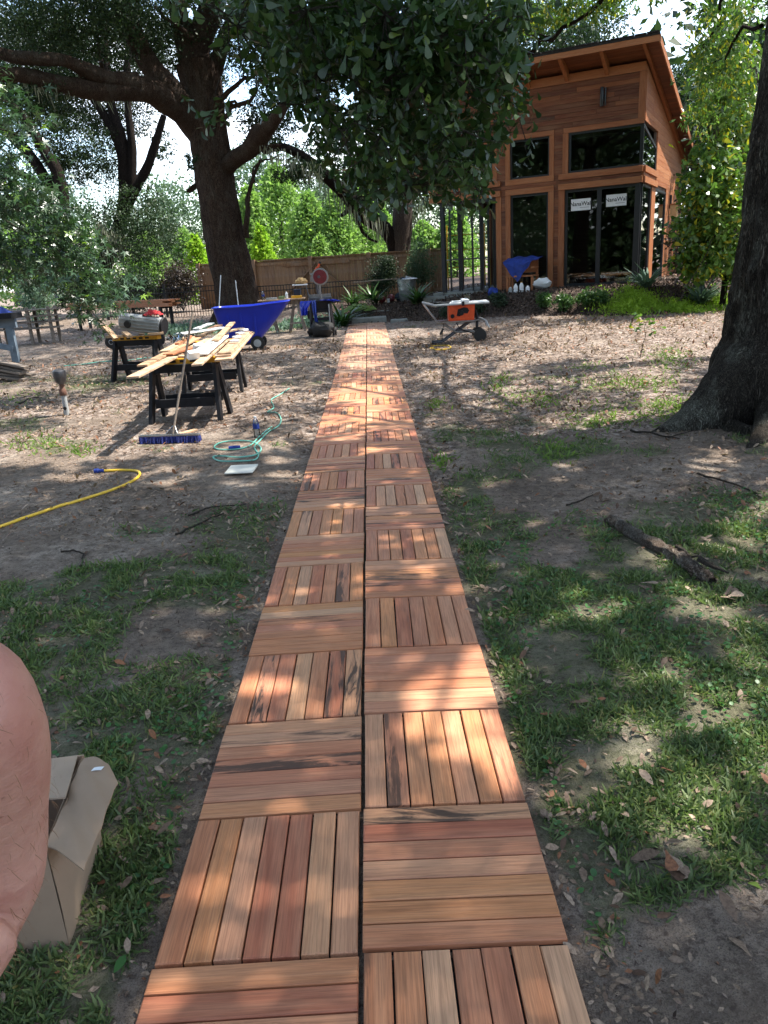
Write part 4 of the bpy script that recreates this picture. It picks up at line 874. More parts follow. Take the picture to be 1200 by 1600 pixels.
# unseen canopy of big tree and neighbours, shaped to shade and dapple the yard
LIT = [  # sun pools the canopy is opened for, as (px, py, rx, ry, strength) on the ground
 (700, 1120, 70, 40, 1.), (735, 1060, 54, 30, 1.), (800, 1230, 26, 14, .7), (770, 1180, 40, 20, .75), (690, 1010, 14, 8, .5), (940, 1290, 60, 18, .35), (850, 1320, 50, 26, .6), (1120, 1110, 66, 44, 1.), (1040, 1050, 44, 18, .95), (1185, 1170, 40, 60, .95), (1080, 1200, 50, 14, .75), (930, 1255, 46, 10, .8), (800, 1060, 20, 14, .85), (880, 1090, 30, 8, .7), (970, 1110, 34, 10, .75), (1030, 872, 56, 22, .95), (1115, 845, 44, 12, .9), (1180, 800, 16, 24, .9),
 (1010, 1180, 60, 14, .8), (880, 1000, 60, 10, .5), (400, 1390, 44, 22, .55), (360, 1340, 18, 14, .6), (1140, 1000, 50, 10, .7), (330, 1060, 14, 5, .8), (60, 1010, 60, 10, .5), (250, 960, 40, 7, .6), (600, 880, 30, 8, .5), (610, 925, 30, 6, .5), (960, 880, 30, 18, .6), (320, 790, 70, 14, .35), (60, 700, 130, 30, .75), (120, 640, 110, 30, .95), (60, 620, 90, 20, .9), (300, 700, 40, 18, .3), (170, 735, 60, 12, .5), (110, 770, 110, 16, .5), (240, 760, 60, 14, .45), (480, 660, 60, 20, .45), (390, 690, 40, 14, .35), (420, 610, 90, 30, .8), (330, 548, 90, 12, .8), (450, 548, 60, 12, .75),
 (560, 560, 60, 26, .8), (580, 620, 70, 30, .75), (580, 700, 90, 32, .55), (520, 800, 50, 26, .5), (630, 790, 60, 24, .45), (580, 650, 60, 24, .7), (585, 530, 60, 16, .97), (640, 520, 60, 12, .9), (760, 560, 150, 30, .85), (920, 530, 170, 34, .97), (1060, 520, 110, 40, .97), (1080, 480, 90, 16, .97), (960, 590, 150, 26, .8), (760, 620, 120, 26, .6), (900, 640, 130, 30, .55), (1040, 620, 60, 34, .8), (690, 670, 60, 18, .45), (850, 760, 60, 16, .5), (700, 590, 70, 22, .65),
 (60, 520, 80, 10, .65), (110, 545, 100, 10, .6), (90, 500, 90, 8, .7), (220, 500, 90, 10, .6), (60, 565, 60, 8, .5)]
def litp(x, y):
    px, py = proj(np.stack([x, y, np.zeros_like(x)+H(x, y)], 1)); p = np.zeros(len(x)); px = np.nan_to_num(px, nan=-9e3); py = np.nan_to_num(py, nan=9e3)
    for a, b, rx, ry, s in LIT:
        q_ = max(0, b-419); rx += q_*.05; ry += q_*q_*3.2e-5
        p = np.maximum(p, s*np.clip(1.6-1.3*np.hypot((px-a)/rx, (py-b)/ry), 0, 1))
    p = np.where((py < 770) & (py > 440), np.maximum(p, .42), p); p = np.where((x > .75) & (y > 1.6) & (y < 6) & (py > 700), np.maximum(p, .46), p); p = np.where((np.abs(x) < .7) & (y > 2.6) & (y < 6), np.maximum(p, .36), p)
    off = (px < -60) | (px > 1260) | (py > 1660); p = np.where(off, .12, p)
    n = .55*fbm(x*1.7+4, y*1.7, 2)+.45*vn(x*6.5, y*6.5)
    thr = .90-.72*p   # noise above this is lit
    return np.clip((n-thr)/.05, 0, 1)
def canopy(label, nm, trunkpts, trunkrad, region, n, mat='leaf_canopy', existing=None):
    t = existing or thing(nm, label, 'tree', trunkpts[0])
    x0, x1, y0, y1 = region; x = RS.rand(n)*(x1-x0)+x0; y = RS.rand(n)*(y1-y0)+y0
    # gathered in twigs so that the crown is lumpy from any side
    z = 8.0+1.1*fbm(x*.35, y*.35, 3)*2+.9*RS.rand(n)+np.clip(y-14, 0, 20)*.34
    gx_ = x-sdir[0]/sdir[2]*z; gy_ = y-sdir[1]/sdir[2]*z
    p = litp(gx_, gy_); keep = RS.rand(n) > p  # leaves dropped where sun is meant to reach the ground
    for (bx0, bx1, by0, by1, bz, pr) in ((-3.7, -1.1, 7.7, 12.6, .9, .88), (-3.6, -1.6, 17.6, 19, .9, .6), (-9.5, -3.6, 11., 14.2, 2.2, .98), (-9.5, -3.6, 11., 14.2, 3.4, .98), (5.2, 10, 12.5, 17, 2.2, .97), (5.2, 10, 12.5, 17, 4.2, .97), (6.5, 12, 16.5, 21.5, 1., .97), (6.5, 12, 19, 31, 4.5, .97), (6.5, 12, 19, 31, 2.5, .9)):  # volumes where the crown is thinned to let sun in
        qx_ = x-sdir[0]/sdir[2]*(z-bz); qy_ = y-sdir[1]/sdir[2]*(z-bz); inb = (qx_ > bx0) & (qx_ < bx1) & (qy_ > by0) & (qy_ < by1); keep &= ~(inb & (RS.rand(n) < pr))
    hx_ = (x-HO[0]); 
    P = np.stack([x, y, z], 1)[keep]; qx, qy = proj(P); vis = (qx > -30) & (qx < 1230) & (qy > -20); P = P[~vis]
    leafobj('crown', M[mat], t, P-np.array(t.location), .10+.07*RS.rand(len(P)), 'dia', zb=-.1, Wd=1.25, Nn=rdir(len(P), 1.1))
    if existing is None: trunkmesh('trunk', M['bark_dark'], t, trunkpts, trunkrad, 20, sub=4)
    ps = []
    tp = np.array([trunkpts[-1]]*1)
    for k in range(16):
        tgt = np.array([random.uniform(x0+.5, x1-.5), random.uniform(y0+.5, y1-.5), random.uniform(8.3, 9.2)]); a, b = proj(tgt[None])
        if not (a[0] > -60 and a[0] < 1260 and b[0] > -30): ps.append((wiggle(tp[0], tgt, 8, .08), .07, .015))
    if ps: limbs('branch', M['bark_dark'], t, ps)
    return t
canopy('', '', [(5.4, 8, 7.4)], [.3], (-.5, 13, 2.5, 24), 140000, existing=big)
canopy('tall unseen oak left of the camera, its crown shaped to shade the yard', 'shade_oak', [(-9.5, 4.5, -.1), (-9.3, 4.5, 3), (-8.6, 4.6, 7.2)], [.5, .4, .28], (-14, -.5, .5, 27), 125000)
canopy('tall unseen oak right of the camera, its crown shaped to shade the walkway', 'shade_oak', [(9.5, 0.5, 0), (9.3, .6, 3), (8.5, 1.2, 7.2)], [.45, .38, .26], (-.5, 13, -4, 2.5), 60000)
canopy('', '', [(5.4, 8, 7.4)], [.3], (-.5, 10, .5, 9.), 60000, existing=big)
# --- drooping foliage of the big tree over the roof and the right edge (seen against the light)
es = [(820, 18, 60, 26, 16), (900, 6, 60, 24, 16), (960, -2, 50, 20, 16), (850, 30, 40, 20, 17), (1118, 20, 36, 40, 13), (1104, 80, 22, 40, 13), (1110, 120, 34, 50, 12.5), (1150, 60, 40, 60, 12), (1170, 160, 22, 50, 12), (1030, -26, 60, 16, 14), (770, 10, 60, 30, 18), (1100, 175, 28, 36, 13)]
P = clump_pts([ell(*e[:4], e[4]) for e in es], 10500, 16, .35); D = rdir(len(P), -1.); leafobj('crown', M['leaf_magnolia'], big, P-np.array(big.location), .06+.06*RS.rand(len(P)), 'dia', D=D, Wd=.8)
ps = [(wiggle(at(780, 118, 17), at(920, 20, 16), 9, .07), .06, .03), (wiggle(at(920, 20, 16), at(1000, -60, 15), 6, .05), .04, .06), (wiggle(at(860, 60, 16.5), at(760, 40, 17), 6, .1), .025, .01), (wiggle(at(1140, -40, 12), at(1090, 110, 13), 7, .08), .03, .008), (wiggle(at(1190, 40, 11), at(1110, 100, 12.5), 7, .08), .03, .008)]
limbs('branch', M['bark_dark'], big, ps)
# --- magnolia-like tree with broad yellowing leaves between the house and the big trunk
mb_ = at(1130, 455, 19.); mb_[2] = float(H(mb_[0], mb_[1]))
mag = thing('broadleaf_tree', 'small tree with broad glossy green and yellow leaves between the house and the big trunk', 'tree', mb_)
es = [(1120, 160, 34, 50, 18.5), (1110, 260, 40, 50, 18.5), (1140, 320, 44, 60, 18.5), (1090, 350, 34, 40, 18.5), (1120, 400, 40, 40, 18.5), (1080, 400, 22, 44, 18.9), (1150, 220, 34, 60, 19.2), (1140, 100, 40, 40, 19.5), (1170, 420, 40, 50, 18.5), (1095, 300, 26, 26, 18.2)]
P = clump_pts([ell(*e[:4], e[4]) for e in es], 7000, 12, .35); D = rdir(len(P), -.2); leafobj('crown', M['leaf_magnolia'], mag, P-mb_, .12+.09*RS.rand(len(P)), 'obov', D=D, Nn=rdir(len(P), .8), Wd=1.1)
P = clump_pts([ell(*e[:4], e[4]+.6) for e in ((1150, 150, 40, 60, 19.5), (1130, 200, 34, 50, 19.5), (1150, 300, 44, 60, 19.5), (1110, 330, 40, 40, 19.5), (1100, 400, 36, 50, 19.5), (1060, 390, 20, 50, 19.8))], 9000, 16, .3); leafobj('purple_gap_leaves', M['leaf_purple'], mag, P-mb_, .08+.06*RS.rand(len(P)), 'dia')  # purple leaves inside, also standing in for the crown's shaded gaps
trunkmesh('trunk', M['bark_dark'], mag, [mb_, mb_+[.05, 0, 1.5], mb_+[.0, 0, 3.5], mb_+[.1, .1, 5]], [.08, .07, .05, .02], 10)
limbs('branch', M['twig'], mag, [(wiggle(mb_+[0, 0, random.uniform(.6, 3)], at(random.uniform(1060, 1170), random.uniform(120, 420), 18.6), 7, .15), .02, .004) for _ in range(18)]+[(wiggle(at(1062, 470, 18.2), at(1160, 300, 18.), 8, .04), .012, .006)])
# --- the low foreground branch of big dark leaves hanging over the walkway
fbp = np.array([3.6, 4.6, 4.9])
fg = thing('low_oak_branch', 'low bough of large dark spoon-shaped leaves hanging over the middle of the view', 'branch', (1.2, 5.6, 3.6))
FE = [(500, 40, 120, 60, 150), (620, 60, 110, 80, 240), (740, 60, 80, 70, 120), (630, 115, 60, 34, 170), (690, 110, 50, 36, 90), (450, 110, 70, 50, 60), (560, 150, 90, 60, 150), (680, 170, 90, 70, 150), (760, 170, 50, 60, 46), (640, 250, 80, 60, 120), (590, 290, 50, 44, 46), (700, 270, 60, 50, 46), (400, 30, 50, 40, 34), (420, 60, 40, 40, 20), (300, 10, 50, 20, 10), (520, 230, 40, 30, 18), (730, 250, 40, 50, 24), (770, 120, 40, 40, 22), (725, 320, 40, 14, 9), (620, 320, 50, 20, 20), (650, 120, 100, 60, 190), (540, 90, 90, 50, 80), (820, 215, 14, 34, 4), (806, 70, 34, 44, 34), (815, 150, 22, 40, 14), (314, 190, 30, 16, 4), (430, 150, 50, 24, 12), (1005, 505, 26, 10, 0)]
tips = []
for cx, cy, rx, ry, k in FE:
    for _ in range(k):
        a = random.random()*2*PI; r = math.sqrt(random.random())*1.12
        if not (570 < cx < 730 and cy < 150) and fbm(cx*.013+r*math.cos(a)*rx*.013+9, cy*.013+r*math.sin(a)*ry*.013, 3) < .36: continue
        Yd = random.uniform(4.3, 6.6); tips.append(at(cx+rx*r*math.cos(a), cy+ry*r*math.sin(a), Yd))
tips = np.array(tips); PP = []; DD = []; SS = []
for tp_ in tips:
    ax = unit(np.array([RS.normal()*.5, RS.normal()*.5, -.6-.5*RS.rand()])); m = RS.randint(7, 15)
    for j in range(m):
        a = j*2.4+RS.rand(); o1 = unit(np.cross(ax, [.3, .9, .2])); o2 = np.cross(ax, o1); d = ax*(.35+.7*RS.rand())+(o1*math.cos(a)+o2*math.sin(a))*.8; PP.append(tp_-ax*.025*j); DD.append(d); SS.append(.038+.055*RS.rand())
PP = np.array(PP); DD = np.array(DD); SS = np.array(SS); leafobj('leaves', M['leaf_fg'], fg, PP-np.array(fg.location), SS, 'obov', D=DD, Nn=rdir(len(PP), .8), Wd=1.05)
ps = []; root = at(700, -160, 5.6)
mains = [at(480, -20, 5.4), at(600, 60, 5.6), at(720, 20, 5.2), at(640, 160, 5.5), at(700, 180, 5.0), at(560, 130, 5.8), at(620, 240, 5.4), at(400, 20, 5.6), at(770, 120, 5.2)]
for mpt in mains: ps.append((wiggle(root, mpt, 9, .06), .016, .006))
nodes = np.concatenate([p[0][3:] for p in ps])
for tp_ in tips:
    dd = np.linalg.norm(nodes-tp_, axis=1); i = int(np.argmin(dd))
    if dd[i] < .55: ps.append((wiggle(nodes[i], tp_, 4, .2), .004, .002)); nodes = np.concatenate([nodes, tp_[None]]) if random.random() < .3 else nodes
limbs('twigs', M['twig'], fg, ps, 5)
ps2 = [(wiggle(root, np.array([4.9, 7.4, 6.0]), 9, .03), .02, .06)]; limbs('bough', M['bark_dark'], fg, ps2)
# small sprig in front of the mulch at the right, hanging from the same bough
sp = at(1005, 505, 6.2); s_ = thing('leafy_sprig', 'small bright leafy twig sticking up before the mulch, right of centre', 'plant', gp(1000, 560))
P = []; D = []
for i in range(34): a = at(random.uniform(985, 1035), random.uniform(488, 520), 12.4); P.append(a); D.append([random.uniform(-1, 1), random.uniform(-.4, .4), random.uniform(-.6, .5)])
P = np.array(P); leafobj('leaves', M['leaf_magnolia'], s_, P-np.array(s_.location), .10, 'obov', D=np.array(D)); limbs('stem', M['twig'], s_, [(wiggle(np.array(s_.location), at(1010, 502, 12.4), 6, .05), .008, .004)])

# ---------------------------------------------------------------- shrubs, flowers, border plants
def shrub(nm, label, px, py, w, h, Y, n, mat, ls=.06, kind='dia', group=None, cat='shrub', Wd=1., zb=0.):
    b = at(px, py, Y); b[2] = float(H(b[0], b[1])); s = Y/1232; t = thing(nm, label, cat, b, 0, group); W_, H_ = w*s/2, h*s
    es = [(0, 0, H_*.5, W_*.8, W_*.8, H_*.46)]+[(random.uniform(-.5, .5)*W_, random.uniform(-.5, .5)*W_, H_*random.uniform(.3, .75), W_*.5, W_*.5, H_*.28) for _ in range(5)]
    P = clump_pts(es, n, 14, .3); P[:, 2] = np.abs(P[:, 2]); leafobj('foliage', M[mat], t, P, ls*(.6+.8*RS.rand(len(P))), kind, zb=zb, Wd=Wd)
    limbs('stem', M['twig'], t, [(wiggle(b, b+np.array([random.uniform(-.6, .6)*W_, random.uniform(-.5, .5)*W_, H_*.7]), 5, .1), .012, .004) for _ in range(7)], 5); return t
shrub('round_shrub', 'round dark grey-green clipped shrub in front of the fence, left of the grey oak', 596, 450, 56, 74, 27.5, 9000, 'leaf_shrub', .06)
shrub('bushy_shrub', 'loose pale-leaved shrub right of the grey oak, beside the house corner', 660, 455, 60, 90, 27.8, 7000, 'leaf_oak_far', .055)
shrub('hedge_shrub', 'dark green hedge shrub behind the iron railing on the left', 205, 470, 110, 76, 30.5, 12000, 'leaf_shrub', .09)
shrub('hedge_shrub', 'brownish hedge shrub behind the railing just left of the great oak', 285, 470, 80, 84, 30.5, 9000, 'leaf_purple', .09)
shrub('hedge_shrub', 'dark hedge shrub below the sweet gum at the left', 120, 470, 90, 66, 31, 9000, 'leaf_shrub', .09)
shrub('pale_shrub', 'pale silvery shrub behind the sweet gum leaves', 60, 470, 70, 100, 29, 7000, 'leaf_silver', .08)
def strapplant(nm, label, px, py, n, L, mat='leaf_lily', Y=None, w=1., flower=None, cat='plant', up=.9):
    b = gp(px, py) if Y is None else at(px, py, Y); b[2] = float(H(b[0], b[1])); t = thing(nm, label, cat, b)
    P = np.stack([RS.normal(size=n)*.05, RS.normal(size=n)*.05, np.zeros(n)], 1); D = rdir(n); D[:, 2] = np.abs(D[:, 2])*.6+up; D = unit(D); sdv = unit(np.cross(D, [0, 0, 1.])); Nn = np.cross(sdv, D); Nn *= np.sign(Nn[:, 2:3]+1e-6)
    leafobj('leaves', M[mat], t, P, L*(.6+.6*RS.rand(n)), 'strap', D=D, Nn=Nn, Wd=w)
    if flower is not None: k = 24; leafobj('flower', flower, t, np.array([0, 0, L*.75])+RS.normal(size=(k, 3))*.06, .07, 'hex')
    return t
strapplant('strap_lily', 'large strap-leaved lily clump to the left of the garden steps', 534, 499, 90, .78, Y=23.6, w=1.3)
strapplant('strap_lily', 'strap-leaved lily clump beside the round shrub, behind the hosta', 583, 480, 90, .75, Y=26.2, w=1.2)
strapplant('strap_lily', 'dark spiky lily clump right of the dustbin', 652, 480, 90, .75, Y=24.6, w=1.3)
strapplant('strap_lily', 'small bright lily clump by the railing left of the steps', 552, 470, 60, .6, Y=26.8, w=1.3)
strapplant('iris_clump', 'blue-green iris clump in front of the house corner', 1008, 455, 80, .62, Y=20.0, w=1.3, mat='leaf_silver')
strapplant('iris_clump', 'iris clump at the right end of the border beside the broadleaf tree', 1095, 450, 80, .7, Y=19.6, w=1.4, mat='leaf_silver')
M['pink'] = plain('pink_petals', (.5, .32, .28), .7)
hosta = thing('hosta', 'pale green round-leaved hosta with a pinkish flower head by the steps', 'plant', (lambda b: [b[0], b[1], float(H(b[0], b[1]))])(at(563, 486, 24.9)))
k = 110; a = RS.rand(k)*2*PI; r = RS.rand(k)**.5*.42; P = np.stack([np.cos(a)*r, np.sin(a)*r, .42-.5*r+RS.rand(k)*.06], 1); leafobj('leaves', M['grass_bright'], hosta, P, .12+.06*RS.rand(k), 'round', D=np.stack([np.cos(a), np.sin(a), -.25*np.ones(k)], 1), Nn=np.tile([0, -.3, 1.], (k, 1)))
leafobj('flower', leafmat('hosta_petals', (.42, .27, .24), (.55, .38, .33)), hosta, np.array([.28, -.1, .42])+RS.normal(size=(60, 3))*.06, .05, 'hex')
i = 0
for lab, px, py, w, h, Y, mt in (('dark low boxwood at the left end of the house border', 700, 476, 40, 22, 22.6, 'leaf_shrub'), ('dark boxwood under the folding doors', 740, 474, 44, 22, 22.0, 'leaf_shrub'), ('dark boxwood left of the blue-draped chair', 780, 474, 40, 24, 21.6, 'leaf_shrub'),
    ('dark boxwood between the draped chair and the white bag', 852, 476, 34, 24, 20.4, 'leaf_lily'), ('round dark azalea below the white cloth bag', 880, 478, 40, 30, 19.8, 'leaf_lily'), ('leafy azalea in front of the left leaf of the glass door', 918, 474, 42, 34, 19.4, 'leaf_lily'), ('second azalea in front of the glass door, nearer the bright groundcover', 938, 476, 34, 30, 19.2, 'leaf_lily')):
    shrub('low_shrub', lab, px, py, w, h, Y, 1500, mt, .06, 'dia', 'low shrubs along the house wall')
def gcover(label, px, py, w, h, Y, n):
    b = at(px, py, Y); b[2] = float(H(b[0], b[1])); t = thing('juniper', label, 'shrub', b); W_ = w*Y/1232/2
    x = RS.normal(size=n)*W_*.5; y = RS.normal(size=n)*.35; z = H(b[0]+x, b[1]+y)-b[2]+np.abs(RS.normal(size=n))*h*Y/1232*.5*np.clip(fbm((b[0]+x)*1.6, (b[1]+y)*1.6, 2)*1.8-.45, .05, 1)
    leafobj('foliage', M['juniper'], t, np.stack([x, y, z], 1), .05+.06*RS.rand(n), 'blade', zb=.5, Wd=2.2)
gcover('bright yellow-green feathery juniper below the glass corner of the house', 990, 458, 100, 26, 19.0, 4500)
gcover('bright feathery juniper further right along the sunny mulch', 1075, 452, 90, 22, 18.8, 4000)
gcover('bright juniper right beside the big trunk', 1118, 440, 60, 30, 19.6, 2500)
def silver(label, px, py, w, h, Y, n):
    b = at(px, py, Y); b[2] = float(H(b[0], b[1])); t = thing('groundcover_bed', label, 'plant', b); W_ = w*Y/1232/2
    x = (RS.rand(n)*2-1)*W_; y = RS.normal(size=n)*.5; z = H(b[0]+x, b[1]+y)-b[2]+np.abs(RS.normal(size=n))*.13*(1-(x/W_)**2)
    leafobj('foliage', M['leaf_silver'], t, np.stack([x, y, z], 1), .06+.07*RS.rand(n), 'dia', zb=.7)
silver('silvery green groundcover in the shade behind the trestle and mitre saw', 480, 510, 110, 30, 24, 5000)
silver('dark silvery groundcover left of the blue cart', 290, 512, 130, 30, 24.5, 5000)
# low sunny weeds on the right-hand leaf litter
xs = []; ys = []
for cx, cy, rx, ry, k in ((1045, 565, 44, 16, 700), (980, 598, 90, 14, 900), (1040, 640, 60, 26, 800), (930, 650, 60, 24, 500), (830, 620, 70, 16, 500), (780, 600, 26, 12, 200), (790, 590, 30, 6, 150), (910, 575, 40, 6, 150), (680, 628, 20, 8, 160), (690, 715, 20, 12, 160), (870, 700, 30, 20, 200), (60, 690, 60, 16, 400), (20, 620, 50, 14, 200), (130, 700, 30, 10, 120)):
    for _ in range(int(k*.6)): p = atz(cx+random.gauss(0, rx*.5), cy+random.gauss(0, ry*.5), .03); xs.append(p[0]); ys.append(p[1])
gobj('weeds', M['grass_bright'], np.array(xs), np.array(ys), .03+.05*RS.rand(len(xs)), 'blade', .0, zb=.3, Wd=2.5)

# ================================================================ THE WORK YARD
def ground_at(x, y): return float(H(x, y))
def sawhorse(label, x, y, yaw, hh=.80, w=.95, group='black and yellow sawhorses'):
    t = thing('sawhorse', label, 'sawhorse', (x, y, ground_at(x, y)-.005), yaw, group)
    for sx in (-1, 1):
        for sy in (-1, 1):
            MB().beam((sx*w*.475, sy*.27, 0), (sx*w*.43, sy*.055, hh-.09), .045, .125, (0, 1, 0), .006).build('leg', M['plastic_black'], t)
            MB().beam((sx*(w*.43-.03), sy*.075, hh-.17), (sx*(w*.43-.16), sy*.055, hh-.10), .04, .06, (0, 1, 0)).build('gusset', M['plastic_black'], t)
    for sy in (-1, 1):
        MB().box(-w*.40, w*.40, sy*.075-.02, sy*.075+.02, hh-.17, hh-.07, .006).build('apron', M['plastic_black'], t); MB().box(-w*.40, w*.40, sy*.205-.02, sy*.205+.02, .20, .31, .006).build('cross_bar', M['plastic_black'], t)
    MB().box(-w*.40, w*.40, -.18, .18, .225, .245).build('tray', M['plastic_black'], t)
    MB().box(-w/2, w/2, -.065, .065, hh-.07, hh, .008).build('top_beam', M['yellow'], t)
    for i in range(5): MB().box(-.30+i*.13, -.22+i*.13, -.0665, -.0648, hh-.052, hh-.02).build('stamped_mark', M['plastic_black'], t)
    return t
sawhorse('nearest black plastic sawhorse, its yellow top under the front of the board pile', -2.30, 9.85, R(-4))
sawhorse('black plastic sawhorse behind, holding up the back of the board pile', -2.42, 12.1, R(2))
sawhorse('black and yellow sawhorse at the left that carries the grey ribbed bin', -4.22, 14.3, R(-16))
# the pile of boards; every board is its own thing
nb_ = [0]
def board(label, p, q, z0, z1, w, th=.022, mat='board', nm='board', c=.002):
    a = atz(p[0], p[1], z0+ZB); b = atz(q[0], q[1], z1+ZB); d = b-a; L = float(np.linalg.norm(d)); m = MB(); m.box(0, L, -w/2, w/2, -th, 0, c)
    o = m.build(nm, M[mat]); o.location = a; e = Vector(d).to_track_quat('X', 'Z').to_euler(); o.rotation_euler = e; tag(o, label, 'board', 'offcuts piled on the two sawhorses'); return o
ZB = ground_at(-2.3, 10)
board('long pale plank sticking out lowest and furthest left from the pile', (207, 588), (330, 527), .825, .825, .13)
board('second long pale plank overhanging to the left, lying on the lowest one', (222, 570), (338, 512), .85, .85, .12)
board('short pale offcut on top of the two planks that overhang to the left', (256, 548), (302, 524), .872, .872, .12)
board('tan plank crossing at the front left, over the yellow sawhorse top', (256, 556), (304, 555), .825, .825, .12)
board('pale plank poking out at the middle front of the pile', (307, 569), (352, 530), .83, .86, .12)
board('wide tan plank at the front right corner of the pile, bottom one', (349, 561), (388, 519), .825, .835, .21)
board('tan plank at the front right, second from the bottom', (348, 555), (386, 518), .848, .858, .19)
board('tan plank at the front right, third from the bottom', (350, 551), (383, 518), .871, .88, .17)
board('wide white primed sheet lying slanted on top of the pile', (281, 521), (352, 511), .93, .955, .34, .012, 'board_white')
board('narrow pale plank rising to the right on the very top of the pile', (336, 531), (363, 503), .93, 1.0, .10)
board('pale plank at the back of the pile pointing away to the right', (322, 516), (342, 507), .92, .95, .13)
board('pale plank beside it at the back, white side up', (306, 513), (330, 504), .90, .93, .12, .022, 'board_white')
board('brownish plank across the back right of the pile', (345, 519), (377, 512), .89, .91, .14, .022, 'board')
board('white edged plank slanting up from the middle front', (318, 552), (352, 524), .88, .91, .10, .02, 'board_white')
board('tan plank under the white edged one', (319, 551), (350, 522), .858, .88, .15)
board('red cedar strip lying on the left half of the pile', (276, 536), (297, 524), .90, .91, .06, .03, 'board_red')
board('red-brown offcut in the middle of the pile, under the white blocks', (262, 553), (300, 541), .86, .87, .14, .02, 'board_red')
board('long grey-white plank running up through the middle of the pile', (302, 552), (352, 517), .90, .93, .11, .02, 'grey_plastic')
for i, (x, y, w) in enumerate(((366, 531, .12), (370, 525, .11), (375, 519, .11), (381, 514, .11))):
    a = atz(x, y, .92+ZB); o = MB().box(-w/2, w/2, -.05, .05, -.03, 0, .004).build('wood_block', M['board_white']); o.location = a; o.rotation_euler = (0, 0, .3+.2*i)
    tag(o, ('white block nearest the camera in the row on the right-hand planks', 'second white block of the row on the right-hand planks', 'third white block of the row on the right-hand planks', 'furthest white block of the row on the right-hand planks')[i], 'block', 'white blocks on the board pile')
for i, (x, y) in enumerate(((302, 549), (311, 538))):
    a = atz(x, y, .93+ZB); o = MB().box(-.07, .07, -.035, .035, -.09, 0, .003).build('wood_block', M['board_white']); o.location = a; o.rotation_euler = (.45, 0, .7)
    tag(o, ('white ended block tipped on edge at the middle front of the pile', 'white ended block leaning behind the front one')[i], 'block', 'white blocks on the board pile')
o = MB().grid(lambda u, v: ((u-.5)*.3, (v-.5)*.24, .04+.05*math.sin(u*7)*math.cos(v*6)+.03*math.sin(v*17+u*9)), 12, 10, .004).build('plastic_wrapper', M['clear']); o.location = atz(278, 532, .90+ZB); tag(o, 'crumpled clear plastic wrapper on the left half of the board pile', 'wrapper')
o = MB().beam((0, 0, 0), (.16, .05, .16), .035, .02).build('wood_stick', M['board']); o.location = atz(258, 573, .68+ZB)+np.array([0, -.06, 0]); tag(o, 'short slanting stick hanging below the left end of the sawhorse top', 'stick')
# push broom leaning on the pile
bl, br = gp(220, 692), gp(313, 690); bc = (bl+br)/2; bw = float(np.linalg.norm(br-bl))
broom = thing('push_broom', 'push broom with blue bristles standing before the sawhorse, handle leaning on the boards', 'broom', (bc[0], bc[1], bc[2]), math.atan2(br[1]-bl[1], br[0]-bl[0]))
m = MB()
n = 46; 
for i in range(n):
    for j in range(4):
        x = -bw/2+bw*(i+.5)/n; y = -.03+.02*j; m.beam((x, y, .075), (x+random.gauss(0, .006), y*1.7+random.gauss(0, .006), .0), .012, .012)
m.build('bristles', M['bristle'], broom); MB().box(-bw/2, bw/2, -.035, .035, .01, .072, .01).build('bristle_core', M['bristle'], broom)
MB().box(-bw/2, bw/2, -.035, .035, .072, .092, .005).build('head_block', M['steel'], broom)
tip = atz(301, 488, 1.38); hb_ = np.array([bc[0]+.0, bc[1], bc[2]+.09]); hb_ = at(270, 678, bc[1])
L2 = lambda p: (Matrix.Rotation(-broom.rotation_euler.z, 3, 'Z') @ (Vector([float(v) for v in p])-broom.location))
MB().tube([L2(hb_), L2(tip)], [.0135, .0125], 10).build('handle', M['grey_wood'], broom)
MB().tube([L2(hb_+(tip-hb_)*.08)+Vector((0, -.0, 0)), (.10, 0, .10), (.16, 0, .09)], .005, 6).tube([L2(hb_+(tip-hb_)*.08), (-.05, 0, .09)], .005, 6).build('brace', M['steel'], broom)
o = MB().box(-.13, .13, -.03, .03, 0, .02, .003).build('wood_stick', M['board']); o.location = gp(294, 676); o.rotation_euler = (0, 0, 1.0); tag(o, 'pale stick lying on the ground just behind the blue broom', 'stick')
# bottle, tile, hoses
def bottle(label, p, h=.21, r=.033, mat='clear', cap='white', lab=None, nm='bottle', loc=None):
    t = thing(nm, label, 'bottle', gp(*p) if loc is None else loc); MB().lathe([(r*.9, 0), (r, .01), (r, h*.30), (r*.92, h*.36), (r, h*.42), (r, h*.66), (r*.75, h*.80), (r*.4, h*.90), (r*.4, h*.94)], 16).build('bottle_body', M[mat], t); MB().lathe([(r*.44, h*.93), (r*.44, h)], 12).build('cap', M[cap], t)
    if lab: MB().lathe([(r*1.02, h*.42), (r*1.02, h*.64)], 16).build('paper_label', M[lab], t)
    return t
bottle('clear water bottle with a blue label standing by the green hose', (402, 683), .235, .036, lab='tarp')
o = MB().box(-.13, .13, -.13, .13, 0, .012, .002).build('pale_tile', M['paper']); o.location = gp(378, 737)+np.array([0, 0, .02]); o.rotation_euler = (.02, 0, -.06); tag(o, 'square pale tile lying on the soil left of the walkway', 'tile')
